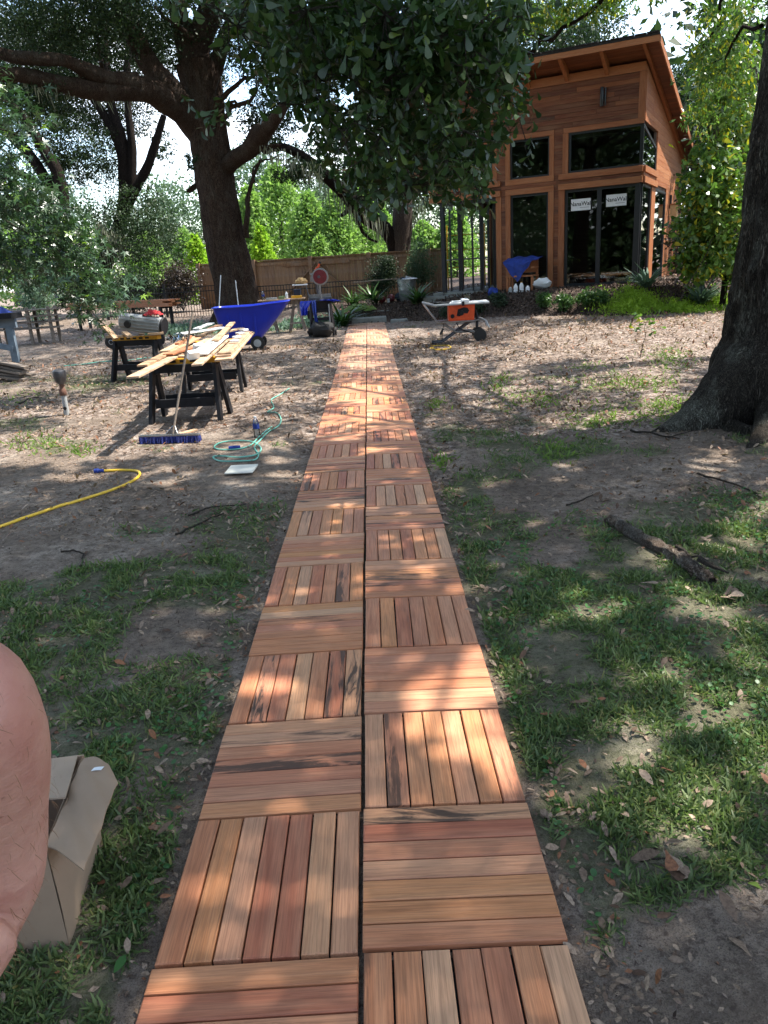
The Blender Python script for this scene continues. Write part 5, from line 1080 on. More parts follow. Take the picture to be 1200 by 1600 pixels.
def hose(nm, label, px, mat, r, cat='hose', z=.0):
    P = [gp(*p)+np.array([0, 0, r+z+(p[2] if len(p) > 2 else 0)]) if False else gp(p[0], p[1])+np.array([0, 0, r+.004+(p[2] if len(p) > 2 else 0)]) for p in px]; P = np.array(P); n = len(P); t = np.linspace(0, n-1, (n-1)*8+1); i0 = np.clip(t.astype(int), 0, n-2); f = (t-i0)[:, None]; g = lambda i: P[np.clip(i, 0, n-1)]
    C = .5*(2*g(i0)+(g(i0+1)-g(i0-1))*f+(2*g(i0-1)-5*g(i0)+4*g(i0+1)-g(i0+2))*f**2+(3*g(i0)-g(i0-1)-3*g(i0+1)+g(i0+2))*f**3)
    for k in range(len(C)): C[k, 2] = max(C[k, 2], ground_at(C[k, 0], C[k, 1])+r)
    t_ = thing(nm, label, cat, P[0]); MB().tube([Vector(c)-Vector(P[0]) for c in C], r, 8).build('tube', M[mat], t_); return t_, C
ht, C = hose('air_hose', 'thin green air hose looping over the soil left of the walkway', [(452, 608), (437, 618), (424, 626), (428, 638), (418, 645), (432, 646), (439, 655), (436, 666), (420, 676), (408, 688), (398, 700), (404, 712), (398, 720), (375, 722), (345, 722), (333, 716), (345, 714), (372, 716), (400, 712), (408, 702), (395, 692), (370, 690), (345, 693), (335, 700), (345, 704), (372, 703), (392, 697), (405, 684), (425, 668)], 'hose_green', .0075)
o = MB().tube([(0, 0, 0), (.06, .0, .0), (.12, .01, 0)], [.016, .022, .016], 8).build('coupling', M['tarp'], ht); o.location = Vector(gp(358, 704)+np.array([0, 0, .03]))-ht.location
ht, C = hose('air_hose_far', 'green air hose lying across the yard between the sawhorses and the bin', [(100, 573), (130, 570), (160, 566), (200, 564), (235, 560), (262, 566)], 'hose_green', .011)
hy_, C = hose('garden_hose', 'yellow hose curving in from the left edge to a blue end fitting', [(-60, 845), (0, 826), (60, 805), (120, 786), (170, 770), (200, 758), (217, 747), (216, 739), (196, 737), (162, 738)], 'hose_yellow', .0125)
o = MB().tube([(0, 0, 0), (-.055, .0, 0), (-.06, 0, 0), (-.10, 0, 0)], [.017, .018, .024, .022], 10).build('fitting', M['tarp'], hy_); o.location = Vector(C[-1])-hy_.location+Vector((.01, 0, 0)); o.rotation_euler = (0, 0, -.1)
# blue tilt cart
ct = thing('garden_cart', 'big blue plastic cart with a sloping tub and black wheels behind the board pile', 'cart', (-2.66, 18.3, ground_at(-2.66, 18.3)), R(2))
secs = []
def tub(scale, inner):
    V = []; F = []
    # rings from rim to floor: (z, x0, x1, half width)
    rings = [(1.0, -.88, .90, .43, .06), (.97, -.85, .85, .41, 0), (.75, -.80, .66, .38, 0), (.5, -.74, .43, .34, 0), (.3, -.68, .24, .30, 0), (.17, -.60, .10, .26, 0), (.15, -.5, .02, .2, 0)]
    for z, a, b, w, lift in rings:
        n = 32
        for k in range(n):
            th = 2*PI*k/n; cx, cy = math.cos(th), math.sin(th); e = .34; x = (abs(cx)**e)*(1 if cx > 0 else -1); y = (abs(cy)**e)*(1 if cy > 0 else -1)
            X = (a+b)/2+(b-a)/2*x*scale; V.append((X, w*y*scale, z+lift*max(0, x)+inner))
    n = 32
    for i in range(len(rings)-1):
        for k in range(n): F.append((i*n+k, i*n+(k+1) % n, (i+1)*n+(k+1) % n, (i+1)*n+k))
    F.append(tuple((len(rings)-1)*n+k for k in range(n))); return V, F
V, F = tub(1, 0); m = MB(); m.add(V, F, True); V2, F2 = tub(.965, .012); m.add(V2, [tuple(reversed(f)) for f in F2], True); m.build('tub', M['blue'], ct)
rim = [V[k] for k in range(32)]+[V[0]]; MB().tube([(p[0], p[1], p[2]) for p in rim], .018, 8, False).build('rim', M['blue'], ct)
for x in (-.52, -.22, .1): MB().box(x-.02, x+.02, -.40+abs(x+.2)*.03, -.36, .35, .93, .008).build('rib', M['blue'], ct)
for s in (-1, 1):
    w = MB().lathe([(.10, -.035), (.155, -.03), (.165, 0), (.155, .03), (.10, .035)], 20, (0, 0, 0), 'y').build('wheel', M['rubber'], ct); w.location = (.10, s*.30, .16); MB().lathe([(.09, -.038), (.06, -.042), (.02, -.05), (.02, .05), (.06, .042), (.09, .038)], 14, (0, 0, 0), 'y').build('rim_disc', M['grey_plastic'], w)
MB().tube([(.10, -.30, .16), (.10, .30, .16)], .014, 8).build('axle', M['steel_dark'], ct); MB().tube([(-.55, -.2, .16), (-.55, -.2, .01), (-.55, .2, .01), (-.55, .2, .16)], .016, 8).build('stand', M['steel_dark'], ct); MB().box(-.5, .12, -.2, .2, .12, .16).build('chassis', M['steel_dark'], ct)
# tool handles standing against the oak
for i, (lab, a, b) in enumerate((('long white tool handle leaning on the left side of the great oak', (235, 470), (243, 430)), ('white tool handle leaning on the middle of the great oak trunk', (371, 465), (368, 438)))):
    pa, pb = at(a[0]+(100 if i == 0 else 0), a[1], 25.3), at(b[0]+(102 if i == 0 else 0), b[1], 25.6); pa[2] = ground_at(pa[0], pa[1]); o = MB().tube([(0, 0, 0), pb-pa], .016, 8).build('tool_handle', M['white']); o.location = pa; tag(o, lab, 'handle')
# grey ribbed bin, red cloth and offcuts on the third sawhorse
sz = ground_at(-4.22, 14.3)+.80
gbn = thing('ribbed_bin', 'pale grey ribbed plastic bin lying on its side on the left sawhorse', 'bin', (-4.10, 14.3, sz+.04), R(-10))
m = MB(); n = 20; rg = [(-.40, .13), (-.38, .15), (0, .165), (.38, .15), (.41, .12)]
for i in range(2): pass
m.lathe([(r, x) for x, r in rg], 20, (0, 0, .17), 'x'); m.build('bin_shell', M['grey_plastic'], gbn)
for k in range(-2, 3): MB().tube([(-.38, -.145+.0*k, .17+k*.055+.0), (0, -.168, .17+k*.057), (.38, -.15, .17+k*.052)], .011, 6).build('rib', M['grey_plastic'], gbn)
MB().lathe([(.06, 0), (.07, .03), (.05, .06)], 12, (-.2, -.20, .15), 'y').build('latch_knob', M['rubber'], gbn); MB().lathe([(.155, -.02), (.165, 0), (.155, .02)], 20, (.42, 0, .17), 'x').build('lid', M['plastic_black'], gbn); gbn.rotation_euler = (0, R(9), R(-10))
def rag(nm, label, loc, mat, sx=.2, sy=.15, hgt=.12, cat='cloth', seed=1.):
    o = MB().grid(lambda u, v: ((u-.5)*2*sx, (v-.5)*2*sy, hgt*max(0, 1-((u-.5)*2)**2-((v-.5)*2)**2)**.6*(.7+.3*math.sin(9*u+seed)*math.cos(8*v))+.012*math.sin(23*u*seed)), 16, 14, .008).build(nm, M[mat]); o.location = loc; tag(o, label, cat); return o
rag('red_cloth', 'crumpled red cloth lying on top of the grey ribbed bin', (-3.86, 14.32, sz+.36), 'red', .16, .13, .10)
for i, (lab, x, y, z, L, w, ry, rz_) in enumerate((('pale wedge of wood leaning against the left end of the ribbed bin', -4.62, 14.1, .10, .34, .12, .75, -.5), ('short tan offcut flat on the left end of the yellow sawhorse top', -4.55, 14.15, .02, .34, .10, 0, -.1), ('second tan offcut beside the bin on the yellow sawhorse top', -4.30, 14.05, .05, .26, .10, .3, -.9), ('pale offcut at the right end of the yellow sawhorse top', -3.80, 14.1, .03, .28, .13, 0, .3), ('small tan cube of wood in the middle of the yellow sawhorse top', -4.05, 14.08, .03, .10, .09, 0, .2))):
    o = MB().box(-L/2, L/2, -w/2, w/2, -.02, .02, .003).build('offcut', M['board']); o.location = (x, y, sz+z); o.rotation_euler = (0, ry, rz_); tag(o, lab, 'offcut', 'offcuts on the left sawhorse')
# hand truck wheel behind it
hp = gp(176, 545); tr_ = thing('hand_truck', 'low hand truck with two black wheels behind the left sawhorse', 'hand truck', hp)
for dx in (0, 1.25):
    w = MB().lathe([(.10, -.04), (.165, -.035), (.175, 0), (.165, .035), (.10, .04)], 20, (0, 0, 0), 'y').build('wheel', M['rubber'], tr_); w.location = (dx, 0, .175); MB().lathe([(.095, -.03), (.05, -.045), (.05, .045), (.095, .03)], 14, (0, 0, 0), 'y').build('hub', M['grey_plastic'], w)
MB().tube([(0, .0, .175), (1.25, 0, .175)], .016, 8).build('axle', M['steel_dark'], tr_); MB().box(.15, 1.1, -.3, .5, .2, .23).build('deck', M['plastic_black'], tr_)
# stack of red timber further back
lt = thing('timber_stack', 'low stack of long red cedar boards resting on trestles behind the left sawhorse', 'timber', (0, 0, 0)); a = at(112, 481, 27.5); b = at(274, 470, 24.5); lt.location = a; d = b-a; L = float(np.hypot(d[0], d[1])); lt.rotation_euler = (0, 0, math.atan2(d[1], d[0]))
for k in range(4):
    for j in range(3): MB().box(random.uniform(-.1, .25) if k else 0, L-random.uniform(0, .4), -.24+j*.16, -.09+j*.16, -.06+k*.055, -.01+k*.055, .003).build('plank', M['board_red'], lt)
for x in (.6, L-.5): MB().box(x-.05, x+.05, -.25, .25, -.12, -.062).box(x-.04, x+.04, -.24, -.16, -1.0, -.12).box(x-.04, x+.04, .16, .24, -1.0, -.12).build('trestle', M['plastic_black'], lt)
# far left: painted timber horse with box and tarpaulin, plank heap, rack
bh_ = gp(30, 566); bt = thing('timber_trestle', 'blue-grey painted timber trestle cut off by the left edge', 'trestle', bh_); tz = at(20, 497, bh_[1])[2]-bh_[2]
MB().box(-3.0, .12, -.05, .05, tz-.22, tz, .004).build('top_rail', M['blue_wood'], bt); MB().box(-.14, .02, -.06, .06, -.05, tz-.222, .004).build('leg', M['blue_wood'], bt); MB().box(-2.8, -2.65, -.06, .06, -.05, tz-.222, .004).build('leg', M['blue_wood'], bt)
MB().beam((-1.6, -.07, tz-.25), (-.05, -.07, .33), .13, .04, (0, 1, 0)).build('brace', M['blue_wood'], bt)
o = MB().box(-2.6, .05, -.30, .30, 0, .13, .01).build('black_tray', M['plastic_black']); o.location = bh_+np.array([.12, 0, tz+.002]); tag(o, 'long black tray on the blue-grey trestle under the blue tarpaulin', 'tray')
rag('blue_tarpaulin', 'bunched blue tarpaulin on the black tray at the left edge', bh_+np.array([-.75, 0, tz+.13]), 'tarp', .8, .26, .28, 'tarpaulin', 2.3)
ph = gp(20, 596); pt = thing('plank_heap', 'heap of weathered grey planks on the ground at the left edge', 'planks', ph)
for i in range(7): o = MB().box(-1.5, random.uniform(.1, .4), -.09, .09, -.02, .02, .002).build('plank', M['grey_wood'], pt); o.location = (0, .02+.08*(i % 3), .06+.045*i+random.uniform(0, .02)); o.rotation_euler = (0, .12+.02*i, -.25+.08*random.uniform(-1, 1))
rk = at(60, 497, 24.); rk[2] = ground_at(rk[0], rk[1]); rt = thing('wood_rack', 'dark wooden rack of planks far back at the left, beyond the trestle', 'rack', rk)
for x in (-1.2, -.2, .45): MB().box(x-.04, x+.04, -.3, -.22, -.05, 1.1).box(x-.04, x+.04, .22, .3, -.05, 1.1).build('upright', M['grey_wood'], rt)
for k in range(4): MB().box(-1.7, .6, -.34, .34, .45+k*.18, .49+k*.18).build('shelf_plank', M['grey_wood'], rt)
# capped pipe
pp = gp(105, 648); pt = thing('capped_pipe', 'short white pipe with a rounded grey cap sticking out of the ground at the left', 'pipe', pp)
MB().tube([(0, 0, -.05), (.0, 0, .30)], .037, 14).build('pipe', M['grey_plastic'], pt); MB().lathe([(.045, .28), (.05, .29), (.05, .36), (.035, .38), (.03, .46)], 14).build('collar', plain('rusty_collar', (.12, .055, .035), .8), pt); MB().lathe([(.04, .44), (.075, .48), (.09, .56), (.092, .60), (.088, .625), (.06, .645), (.02, .65)], 18).build('cap', M['steel_dark'], pt)
MB().lathe([(.025, 0), (.025, .02)], 10, (0, -.045, .1), 'y').build('screw_hole', M['rubber'], pt)

# trestle table with bottles in front of the gate, mitre saw on its stand
ty = 22.4; tl = at(458, 462, ty); tg = ground_at(tl[0], tl[1]); tt = thing('trestle_table', 'small plywood table on wooden A-frame trestles left of the mitre saw', 'table', (tl[0], ty, tg)); th_ = at(458, 466, ty)[2]-tg
MB().box(-1.0, .32, -.25, .25, th_-.03, th_, .003).build('table_top', M['board'], tt)
for x in (-.75, 0.05):
    for s in (-1, 1):
        MB().beam((x+s*.22, -.18, 0), (x+s*.03, -.1, th_-.04), .06, .035, (0, 1, 0)).build('leg', M['grey_wood'], tt); MB().beam((x+s*.22, .18, 0), (x+s*.03, .1, th_-.04), .06, .035, (0, 1, 0)).build('leg', M['grey_wood'], tt)
    MB().box(x-.2, x+.2, -.19, -.15, .22, .27).build('stretcher', M['grey_wood'], tt)
for i, (lab, dx, h, m_) in enumerate((('clear water bottle standing at the left of the trestle table', -.85, .24, 'clear'), ('white bottle standing on the trestle table near the mitre saw', -.18, .2, 'white'))): bottle(lab, None, h, .04, m_, loc=(tl[0]+dx, ty-.05, tg+th_), lab='tarp' if i == 0 else None)
for i, (lab, dx, w, h, m_) in enumerate((('small green box on the trestle table', -.33, .16, .08, 'leafbox'), ('yellow and grey packet at the right end of the trestle table', .1, .30, .07, 'yellow'), ('dark blue box behind the packet on the trestle table', .12, .2, .24, 'jeans'), ('pale tray on the left half of the trestle table', -.62, .3, .05, 'grey_plastic'))):
    mm = M.get(m_) or plain('faded_green_card', (.16, .22, .10), .8); o = MB().box(-w/2, w/2, -.08, .08, 0, h, .006).build('small_box', mm); o.location = (tl[0]+dx, ty+(.08 if i == 2 else -.02), tg+th_+.001); tag(o, lab, 'box')
pc = gp(432, 514); o = MB().beam((0, 0, 0), (-.12, .05, .33), .07, .02).build('leaning_board', M['board']); o.location = pc; tag(o, 'short pale board propped upright right of the blue cart', 'board')
# mitre saw stand
my = 20.3; mc = at(505, 525, my); mg = ground_at(mc[0], my); ms = thing('saw_stand', 'black folding stand on wheels that carries the mitre saw', 'stand', (mc[0], my, mg))
zt = 1.0-.12
for sx in (-1, 1):
    for sy in (-1, 1): MB().beam((sx*.30, sy*.24, 0), (sx*.24, sy*.18, zt-.05), .05, .05).build('leg', M['plastic_black'], ms)
    MB().box(sx*.25-.02, sx*.25+.02, -.2, .2, .30, .33).build('side_bar', M['steel_dark'], ms)
    w = MB().lathe([(.06, -.03), (.10, -.028), (.10, .028), (.06, .03)], 16, (0, 0, 0), 'x').build('wheel', M['rubber'], ms); w.location = (sx*.34, -.1, .10)
MB().box(-.34, .5, -.16, .16, zt-.05, zt, .006).build('top_rail', M['plastic_black'], ms); MB().box(-.26, .26, -.21, -.16, .40, .48).build('cross_bar', M['plastic_black'], ms); MB().box(-.26, .26, -.2, .2, .60, .66).build('shelf', M['plastic_black'], ms); MB().box(-.2, .2, -.14, .14, zt-.22, zt-.052).build('gear_housing', M['plastic_black'], ms)
MB().tube([(-.28, -.24, .0), (-.26, -.22, .32)], .025, 8).build('leg_sleeve', M['steel'], ms); MB().tube([(.22, -.22, .3), (.22, -.2, .8)], .02, 8).build('strut', M['steel'], ms)
# black bag under the stand
def blob(nm, label, loc, sx, sy, szz, mat, cat, seed=0, n=5):
    rs = np.random.RandomState(seed+3); V = []; F = []; nu, nv = 28, 14
    for j in range(nv+1):
        for i in range(nu):
            a = 2*PI*i/nu; b = PI*j/nv; d = np.array([math.sin(b)*math.cos(a), math.sin(b)*math.sin(a), math.cos(b)]); k = 1+.5*(float(vn(d[0]*2.5+seed*3+9, d[1]*2.5+d[2]*2+9))-.5)+.2*(float(vn(d[0]*7+9, d[2]*7+d[1]*5+19))-.5)
            V.append((d[0]*sx*k, d[1]*sy*k, max(0, szz*(.9+d[2]*k))))
    for j in range(nv):
        for i in range(nu): F.append((j*nu+i, (j+1)*nu+i, (j+1)*nu+(i+1) % nu, j*nu+(i+1) % nu))
    m = MB(); m.add(V, F, True); o = m.build(nm, M[mat]); o.location = loc; tag(o, label, cat); return o
blob('black_bag', 'bulging black bag sitting on the ground under the mitre saw stand', (mc[0]-.02, my-.28, mg), .36, .2, .20, 'rubber', 'bag', 2)
# jacket draped on the stand
jk = thing('blue_jacket', 'blue jacket hanging over the left side of the mitre saw stand', 'jacket', (mc[0], my-.24, mg+zt))
def drape(pts, wd, thick, mat, parent, nm):
    m = MB(); pts = [np.array(p, float) for p in pts]
    m.grid(lambda u, v: (lambda q, k: (q[0]+(v-.5)*wd*(1+.25*math.sin(u*5)), q[1]+.02*math.sin(v*14+u*3)*(.3+u), q[2]+.0))(pts[min(len(pts)-2, int(u*(len(pts)-1)))]*(1-(u*(len(pts)-1)-min(len(pts)-2, int(u*(len(pts)-1)))))+pts[min(len(pts)-2, int(u*(len(pts)-1)))+1]*(u*(len(pts)-1)-min(len(pts)-2, int(u*(len(pts)-1)))), 0), 16, 12, thick); return m.build(nm, mat, parent)
drape([(-.30, .12, .02), (-.36, -.02, .03), (-.42, -.07, -.12), (-.42, -.07, -.30)], .22, .02, M['blue'], jk, 'jacket_body'); drape([(-.18, .1, .03), (-.16, -.05, .02), (-.14, -.1, -.3), (-.10, -.1, -.62)], .10, .02, M['tarp'], jk, 'sleeve'); drape([(.1, .1, .03), (.25, -.05, .04), (.44, -.06, .0)], .24, .02, M['blue'], jk, 'sleeve')
msw = thing('mitre_saw', 'sliding mitre saw with an orange handle and round maroon blade guard on the stand', 'mitre saw', (mc[0], my, mg+zt+.003))
MB().lathe([(.17, 0), (.17, .05), (.14, .06)], 18).box(-.30, .30, -.11, .11, .03, .085).build('base', M['steel_dark'], msw); MB().box(-.30, .28, .05, .08, .085, .17).build('back_fence', M['steel'], msw)
MB().tube([(-.03, .12, .06), (-.06, .14, .30), (-.08, .1, .52)], .035, 10).build('arm', M['steel_dark'], msw); MB().tube([(.02, .0, .06), (.02, -.02, .42)], .026, 10).build('column', M['steel'], msw)
MB().lathe([(.17, -.02), (.215, -.018), (.215, .018), (.17, .02)], 30, (.05, -.09, .60), 'y').build('guard_ring', M['steel'], msw); MB().lathe([(.02, -.034), (.175, -.030), (.18, .012), (.02, .014)], 30, (.05, -.09, .60), 'y').build('blade_guard', M['maroon'], msw)
MB().lathe([(.035, -.02), (.04, .1)], 14, (.02, -.15, .60), 'y').build('arbor', M['steel_dark'], msw); MB().prism([(-.22, .5), (-.02, .46), (.05, .62), (-.02, .78), (-.12, .74), (-.2, .6)], -.06, .06, 'y').build('gear_case', M['steel'], msw)
MB().lathe([(.07, -.02), (.075, 0), (.075, .16), (.06, .18)], 16, (-.05, .0, .60), 'y').build('motor', M['plastic_black'], msw); MB().tube([(-.06, -.05, .76), (.02, -.06, .85), (.07, -.06, .93)], [.03, .028, .024], 10).build('handle', M['orange'], msw); MB().tube([(.06, -.06, .92), (.09, -.06, .96)], .03, 8).build('handle_tip', M['plastic_black'], msw)
MB().box(-.20, -.06, -.02, .06, .66, .70).build('knob_plate', M['grey_plastic'], msw)
wgx = thing('side_table', 'white shelf wing left of the mitre saw blade', 'shelf', (mc[0]-.46, my, mg+zt+.42-.0)); MB().box(-.22, .16, -.1, .1, 0, .03, .004).build('shelf_board', M['white'], wgx); MB().tube([(.12, 0, .0), (.2, .0, -.42)], .015, 8).build('strut', M['steel_dark'], wgx)
blob('canvas_bag', 'folded tan canvas bag lying on the white wing of the mitre saw', (mc[0]-.45, my-.0, mg+zt+.452), .17, .10, .085, 'tan_bag', 'bag', 5)
lan = gp(474, 500); o = MB().lathe([(.01, 0), (.05, .03), (.085, .2), (.09, .24), (.02, .26), (.01, .3)], 12).build('hanging_pot', M['plastic_black']); o.location = (tl[0]+.42, ty-.1, tg+.32); tag(o, 'small black pot hanging between the trestle and the mitre saw', 'pot'); MB().tube([(0, 0, .28), (0, 0, .62)], .004, 5).build('cord', M['iron'], o)

# table saw on its folding wheeled stand
sy_ = 16.8; sc_ = at(716, 540, sy_); sg = ground_at(sc_[0], sy_)
ts = thing('table_saw', 'orange jobsite table saw on a folding grey wheeled stand, right of the walkway', 'table saw', (sc_[0], sy_, sg), R(-3))
tz = at(716, 473, sy_)[2]-sg
MB().box(-.52, .66, -.36, .36, tz-.03, tz, .005).build('table_top', M['grey_plastic'], ts); MB().box(-.18, .66, -.30, .34, tz, tz+.012).build('white_insert', M['white'], ts)
MB().prism([(-.20, tz-.032), (.36, tz-.032), (.34, tz-.36), (-.20, tz-.36)], -.26, .28, 'y').build('housing', M['orange'], ts)
MB().box(-.18, .33, -.272, -.26, tz-.34, tz-.31).build('housing_rim', M['orange'], ts); MB().prism([(-.03, tz-.26), (.0, tz-.12), (.12, tz-.09), (.2, tz-.10), (.24, tz-.16), (.2, tz-.22), (.1, tz-.20), (.04, tz-.27)], -.275, -.26, 'y').build('front_scale', M['plastic_black'], ts)
MB().lathe([(.03, -.02), (.045, 0), (.04, .02)], 12, (-.12, -.28, tz-.26), 'y').build('knob', M['plastic_black'], ts); MB().lathe([(.05, -.02), (.055, 0), (.05, .02)], 14, (.07, -.29, tz-.20), 'y').build('hand_wheel', M['plastic_black'], ts)
MB().box(.10, .24, -.34, .34, tz+.012, tz+.07, .005).build('rip_fence', M['white'], ts); MB().box(.08, .13, -.42, -.34, tz-.05, tz+.04, .005).build('fence_latch', M['plastic_black'], ts); MB().prism([(.16, tz+.07), (.30, tz+.07), (.26, tz+.17), (.16, tz+.14)], -.02, .03, 'y').build('blade_guard', M['clear'], ts)
fr = lambda *p: [np.array(q) for q in p]; zf = tz-.38
for s in (-.26, .26): MB().tube([(-.46, s, tz-.04), (-.74, s, tz+.04), (-.72, s, tz+.01), (-.44, s, zf+.0), (.38, s, zf)], .02, 8).build('frame_tube', M['steel'], ts)
MB().tube([(-.74, -.26, tz+.04), (-.74, .26, tz+.04)], .02, 8).build('handle_bar', M['steel'], ts)
for s in (-.22, .22):
    MB().tube([(-.38, s, zf), (-.05, s, zf-.22), (.30, s, .22), (.42, s, .14)], .02, 8).build('cross_leg', M['steel'], ts); MB().tube([(.30, s*.8, zf), (-.05, s*.8, .22), (-.34, s*.8, .03), (-.56, s*.8, .02)], .02, 8).build('cross_leg', M['steel_dark'], ts)
    MB().tube([(.30, s, zf), (.52, s, zf+.02), (.60, s, zf-.02), (.66, s, zf-.16)], .018, 8).build('lift_handle', M['steel'], ts)
    w = MB().lathe([(.09, -.03), (.13, -.028), (.14, 0), (.13, .028), (.09, .03)], 20, (0, 0, 0), 'y').build('wheel', M['rubber'], ts); w.location = (.46, s*1.25, .14)
    for k in range(5): MB().beam((0, 0, 0), (.09*math.cos(k*2*PI/5), 0, .09*math.sin(k*2*PI/5)), .03, .05, (0, 1, 0)).build('spoke', M['plastic_black'], w)
MB().tube([(.46, -.3, .14), (.46, .3, .14)], .015, 8).build('axle', M['steel_dark'], ts); MB().tube([(-.56, -.2, .02), (-.56, .2, .02)], .022, 8).build('foot_bar', M['rubber'], ts)
MB().tube([(-.05, -.25, zf-.0), (.02, -.25, zf-.14), (.14, -.25, zf-.20), (.28, -.25, zf-.24)], .012, 6).build('spring', M['plastic_black'], ts)
MB().tube([(.36, -.1, tz-.1), (.42, -.15, tz-.3), (.40, -.2, zf-.15)], .03, 8).build('dust_port', M['plastic_black'], ts)
MB().tube([(-.30, -.2, zf), (-.32, -.28, .4), (-.34, -.3, .25), (-.36, -.3, .10), (-.30, -.3, .02), (-.1, -.34, .01), (-.5, -.5, .01)], .006, 6).build('power_cord', M['rubber'], ts); MB().beam((-.33, -.3, .32), (-.40, -.3, .20), .05, .04).build('plug', M['rubber'], ts)
for i, (lab, dx, w, h, m_) in enumerate((('black push stick and papers on the left half of the table saw', -.30, .28, .03, 'plastic_black'), ('stack of white sheets on the table saw left of the rip fence', -.02, .2, .03, 'board_white'))): o = MB().box(-w/2, w/2, -.1, .1, 0, h, .004).build('small_item', M[m_]); o.location = (sc_[0]+dx, sy_, sg+tz+(.014 if i else .001)); tag(o, lab, 'item')
blob('black_cloth', 'crumpled dark cloth at the left end of the table saw top', (sc_[0]-.42, sy_+.0, sg+tz+.002), .12, .1, .03, 'rubber', 'cloth', 9)
cc = gp(688, 545); ht, C = hose('coiled_cord', 'yellow-green extension cord coiled flat beside the foot of the table saw', [(672, 545), (690, 547), (704, 545), (700, 541), (684, 541), (674, 543), (684, 548), (702, 546)], 'hose_yellow', .011, 'cord')

# dustbin, plank, pots by the steps
db = at(637, 477, 26.3); db[2] = ground_at(db[0], db[1]); dbt = thing('dustbin', 'galvanised metal dustbin standing by the round shrub at the top of the steps', 'dustbin', db)
hh_ = at(637, 437, 26.3)[2]-db[2]; MB().lathe([(.24, 0), (.25, .02), (.28, hh_*.5), (.285, hh_*.52), (.285, hh_*.54), (.31, hh_*.96), (.325, hh_*.98), (.325, hh_)], 26).build('bin_body', M['galv'], dbt)
MB().lathe([(.33, hh_-.01), (.335, hh_+.02), (.30, hh_+.05), (.06, hh_+.09), (.05, hh_+.12)], 26, (.03, 0, .0)).build('lid', M['galv'], dbt); MB().tube([(-.26, -.2, hh_*.8), (-.30, -.24, hh_*.74), (-.24, -.26, hh_*.70)], .012, 6).build('bin_handle', M['steel_dark'], dbt)
o = MB().beam((-1.7, 0, 0), (.2, 0, .05), .10, .03).build('grey_pole', M['grey_wood']); o.location = (db[0]-.1, db[1]-.1, db[2]+hh_+.02); tag(o, 'long grey pole lying from the dustbin lid towards the left', 'pole')
rag('black_glove', 'black work glove draped on the front of the dustbin lid', (db[0]-.12, db[1]-.12, db[2]+hh_+.06), 'rubber', .1, .1, .06, 'glove')
for i, (lab, px, py, r, m_) in enumerate((('round dark red ball at the left end of the top step', 597, 470, .13, 'maroon'), ('dark red ball behind the small white cup on the top step', 611, 467, .14, 'maroon'), ('purple-red ball at the foot of the dustbin', 638, 467, .12, 'maroon'), ('dark blue glazed ball between the red ones', 624, 465, .15, 'jeans'))):
    p = at(px, py, 26.6); o = MB().lathe([(.04, -r)]+[(r*math.cos(a), r*math.sin(a)) for a in np.linspace(-1.2, 1.2, 9)]+[(.03, r)], 18).build('ball', M[m_]); p[2] = max(.57, ground_at(p[0], p[1]))+r; o.location = p; tag(o, lab, 'ball', 'glazed balls on the top step')
p = at(607, 472, 26.4); p[2] = .565; o = MB().lathe([(.04, 0), (.055, .16), (.05, .16), (.035, .01)], 14).build('cup', M['white']); o.location = p; tag(o, 'small white cup on the top step among the balls', 'cup')
# draped chair, white bag and bottles against the house
chp = hw(-3.05, -.78, 0); cg = ground_at(chp[0], chp[1]); cht = thing('chair', 'wooden chair hidden under a blue cloth in front of the middle glass door', 'chair', (chp[0], chp[1], cg), HR)
for sx in (-1, 1):
    for sy in (-1, 1): MB().box(sx*.36-.03, sx*.36+.03, sy*.25-.03, sy*.25+.03, 0, .42 if sy < 0 else .86).build('leg', M['cedar_trim_z'], cht)
MB().box(-.40, .40, -.3, .3, .40, .44).build('seat', M['cedar_trim'], cht); MB().box(-.38, .38, .22, .28, .5, .86).build('backrest', M['cedar_trim'], cht); MB().box(-.40, -.34, -.30, .28, .62, .66).build('armrest', M['cedar_trim'], cht); MB().box(.34, .40, -.30, .28, .62, .66).build('armrest', M['cedar_trim'], cht)
m = MB(); V = lambda u, v: ((u-.5)*1.02*(1-.35*v if v > .5 else 1)+(-.06 if v > .5 else 0), .30-.62*min(1, v*1.6)-.03*math.sin(u*11)*v, .93-.05*abs(u-.45)-(.16*v)-max(0, v-.45)*.95*(1-abs(u-.5)*1.7)-.02*math.sin(u*16+v*4))
m.grid(V, 26, 22, .012); o = m.build('blue_cloth', M['tarp']); o.location = cht.location+Vector((0, 0, .02)); o.rotation_euler = (0, 0, HR); tag(o, 'dark blue cloth draped over the chair before the middle glass door', 'cloth')
bp = hw(-2.42, -.95, 0); blob('white_bag', 'white cloth bundle on the bank between the draped chair and the glass door', (bp[0], bp[1], ground_at(bp[0], bp[1])+.05), .25, .16, .15, 'white', 'bag', 7)
for i, (lab, dx, m_, h) in enumerate((('white bottle left of the hanging corner of the blue cloth', -3.1, 'white', .24), ('yellow-capped white jug below the draped chair', -2.93, 'white', .27), ('small white tub right of the jugs below the draped chair', -2.75, 'white', .16), ('small pale bottle at the left end of the row below the chair', -3.25, 'grey_plastic', .16))): p = hw(dx, -1.25, 0); bottle(lab, None, h, .06, m_, 'yellow' if i == 1 else 'white', loc=(p[0], p[1], ground_at(p[0], p[1])))
p = hw(-3.75, -1.3, 0); blob('blue_bundle', 'blue and white plastic bundle among the dark shrubs left of the draped chair', (p[0], p[1], ground_at(p[0], p[1])+.02), .16, .14, .14, 'tarp', 'bundle', 4)
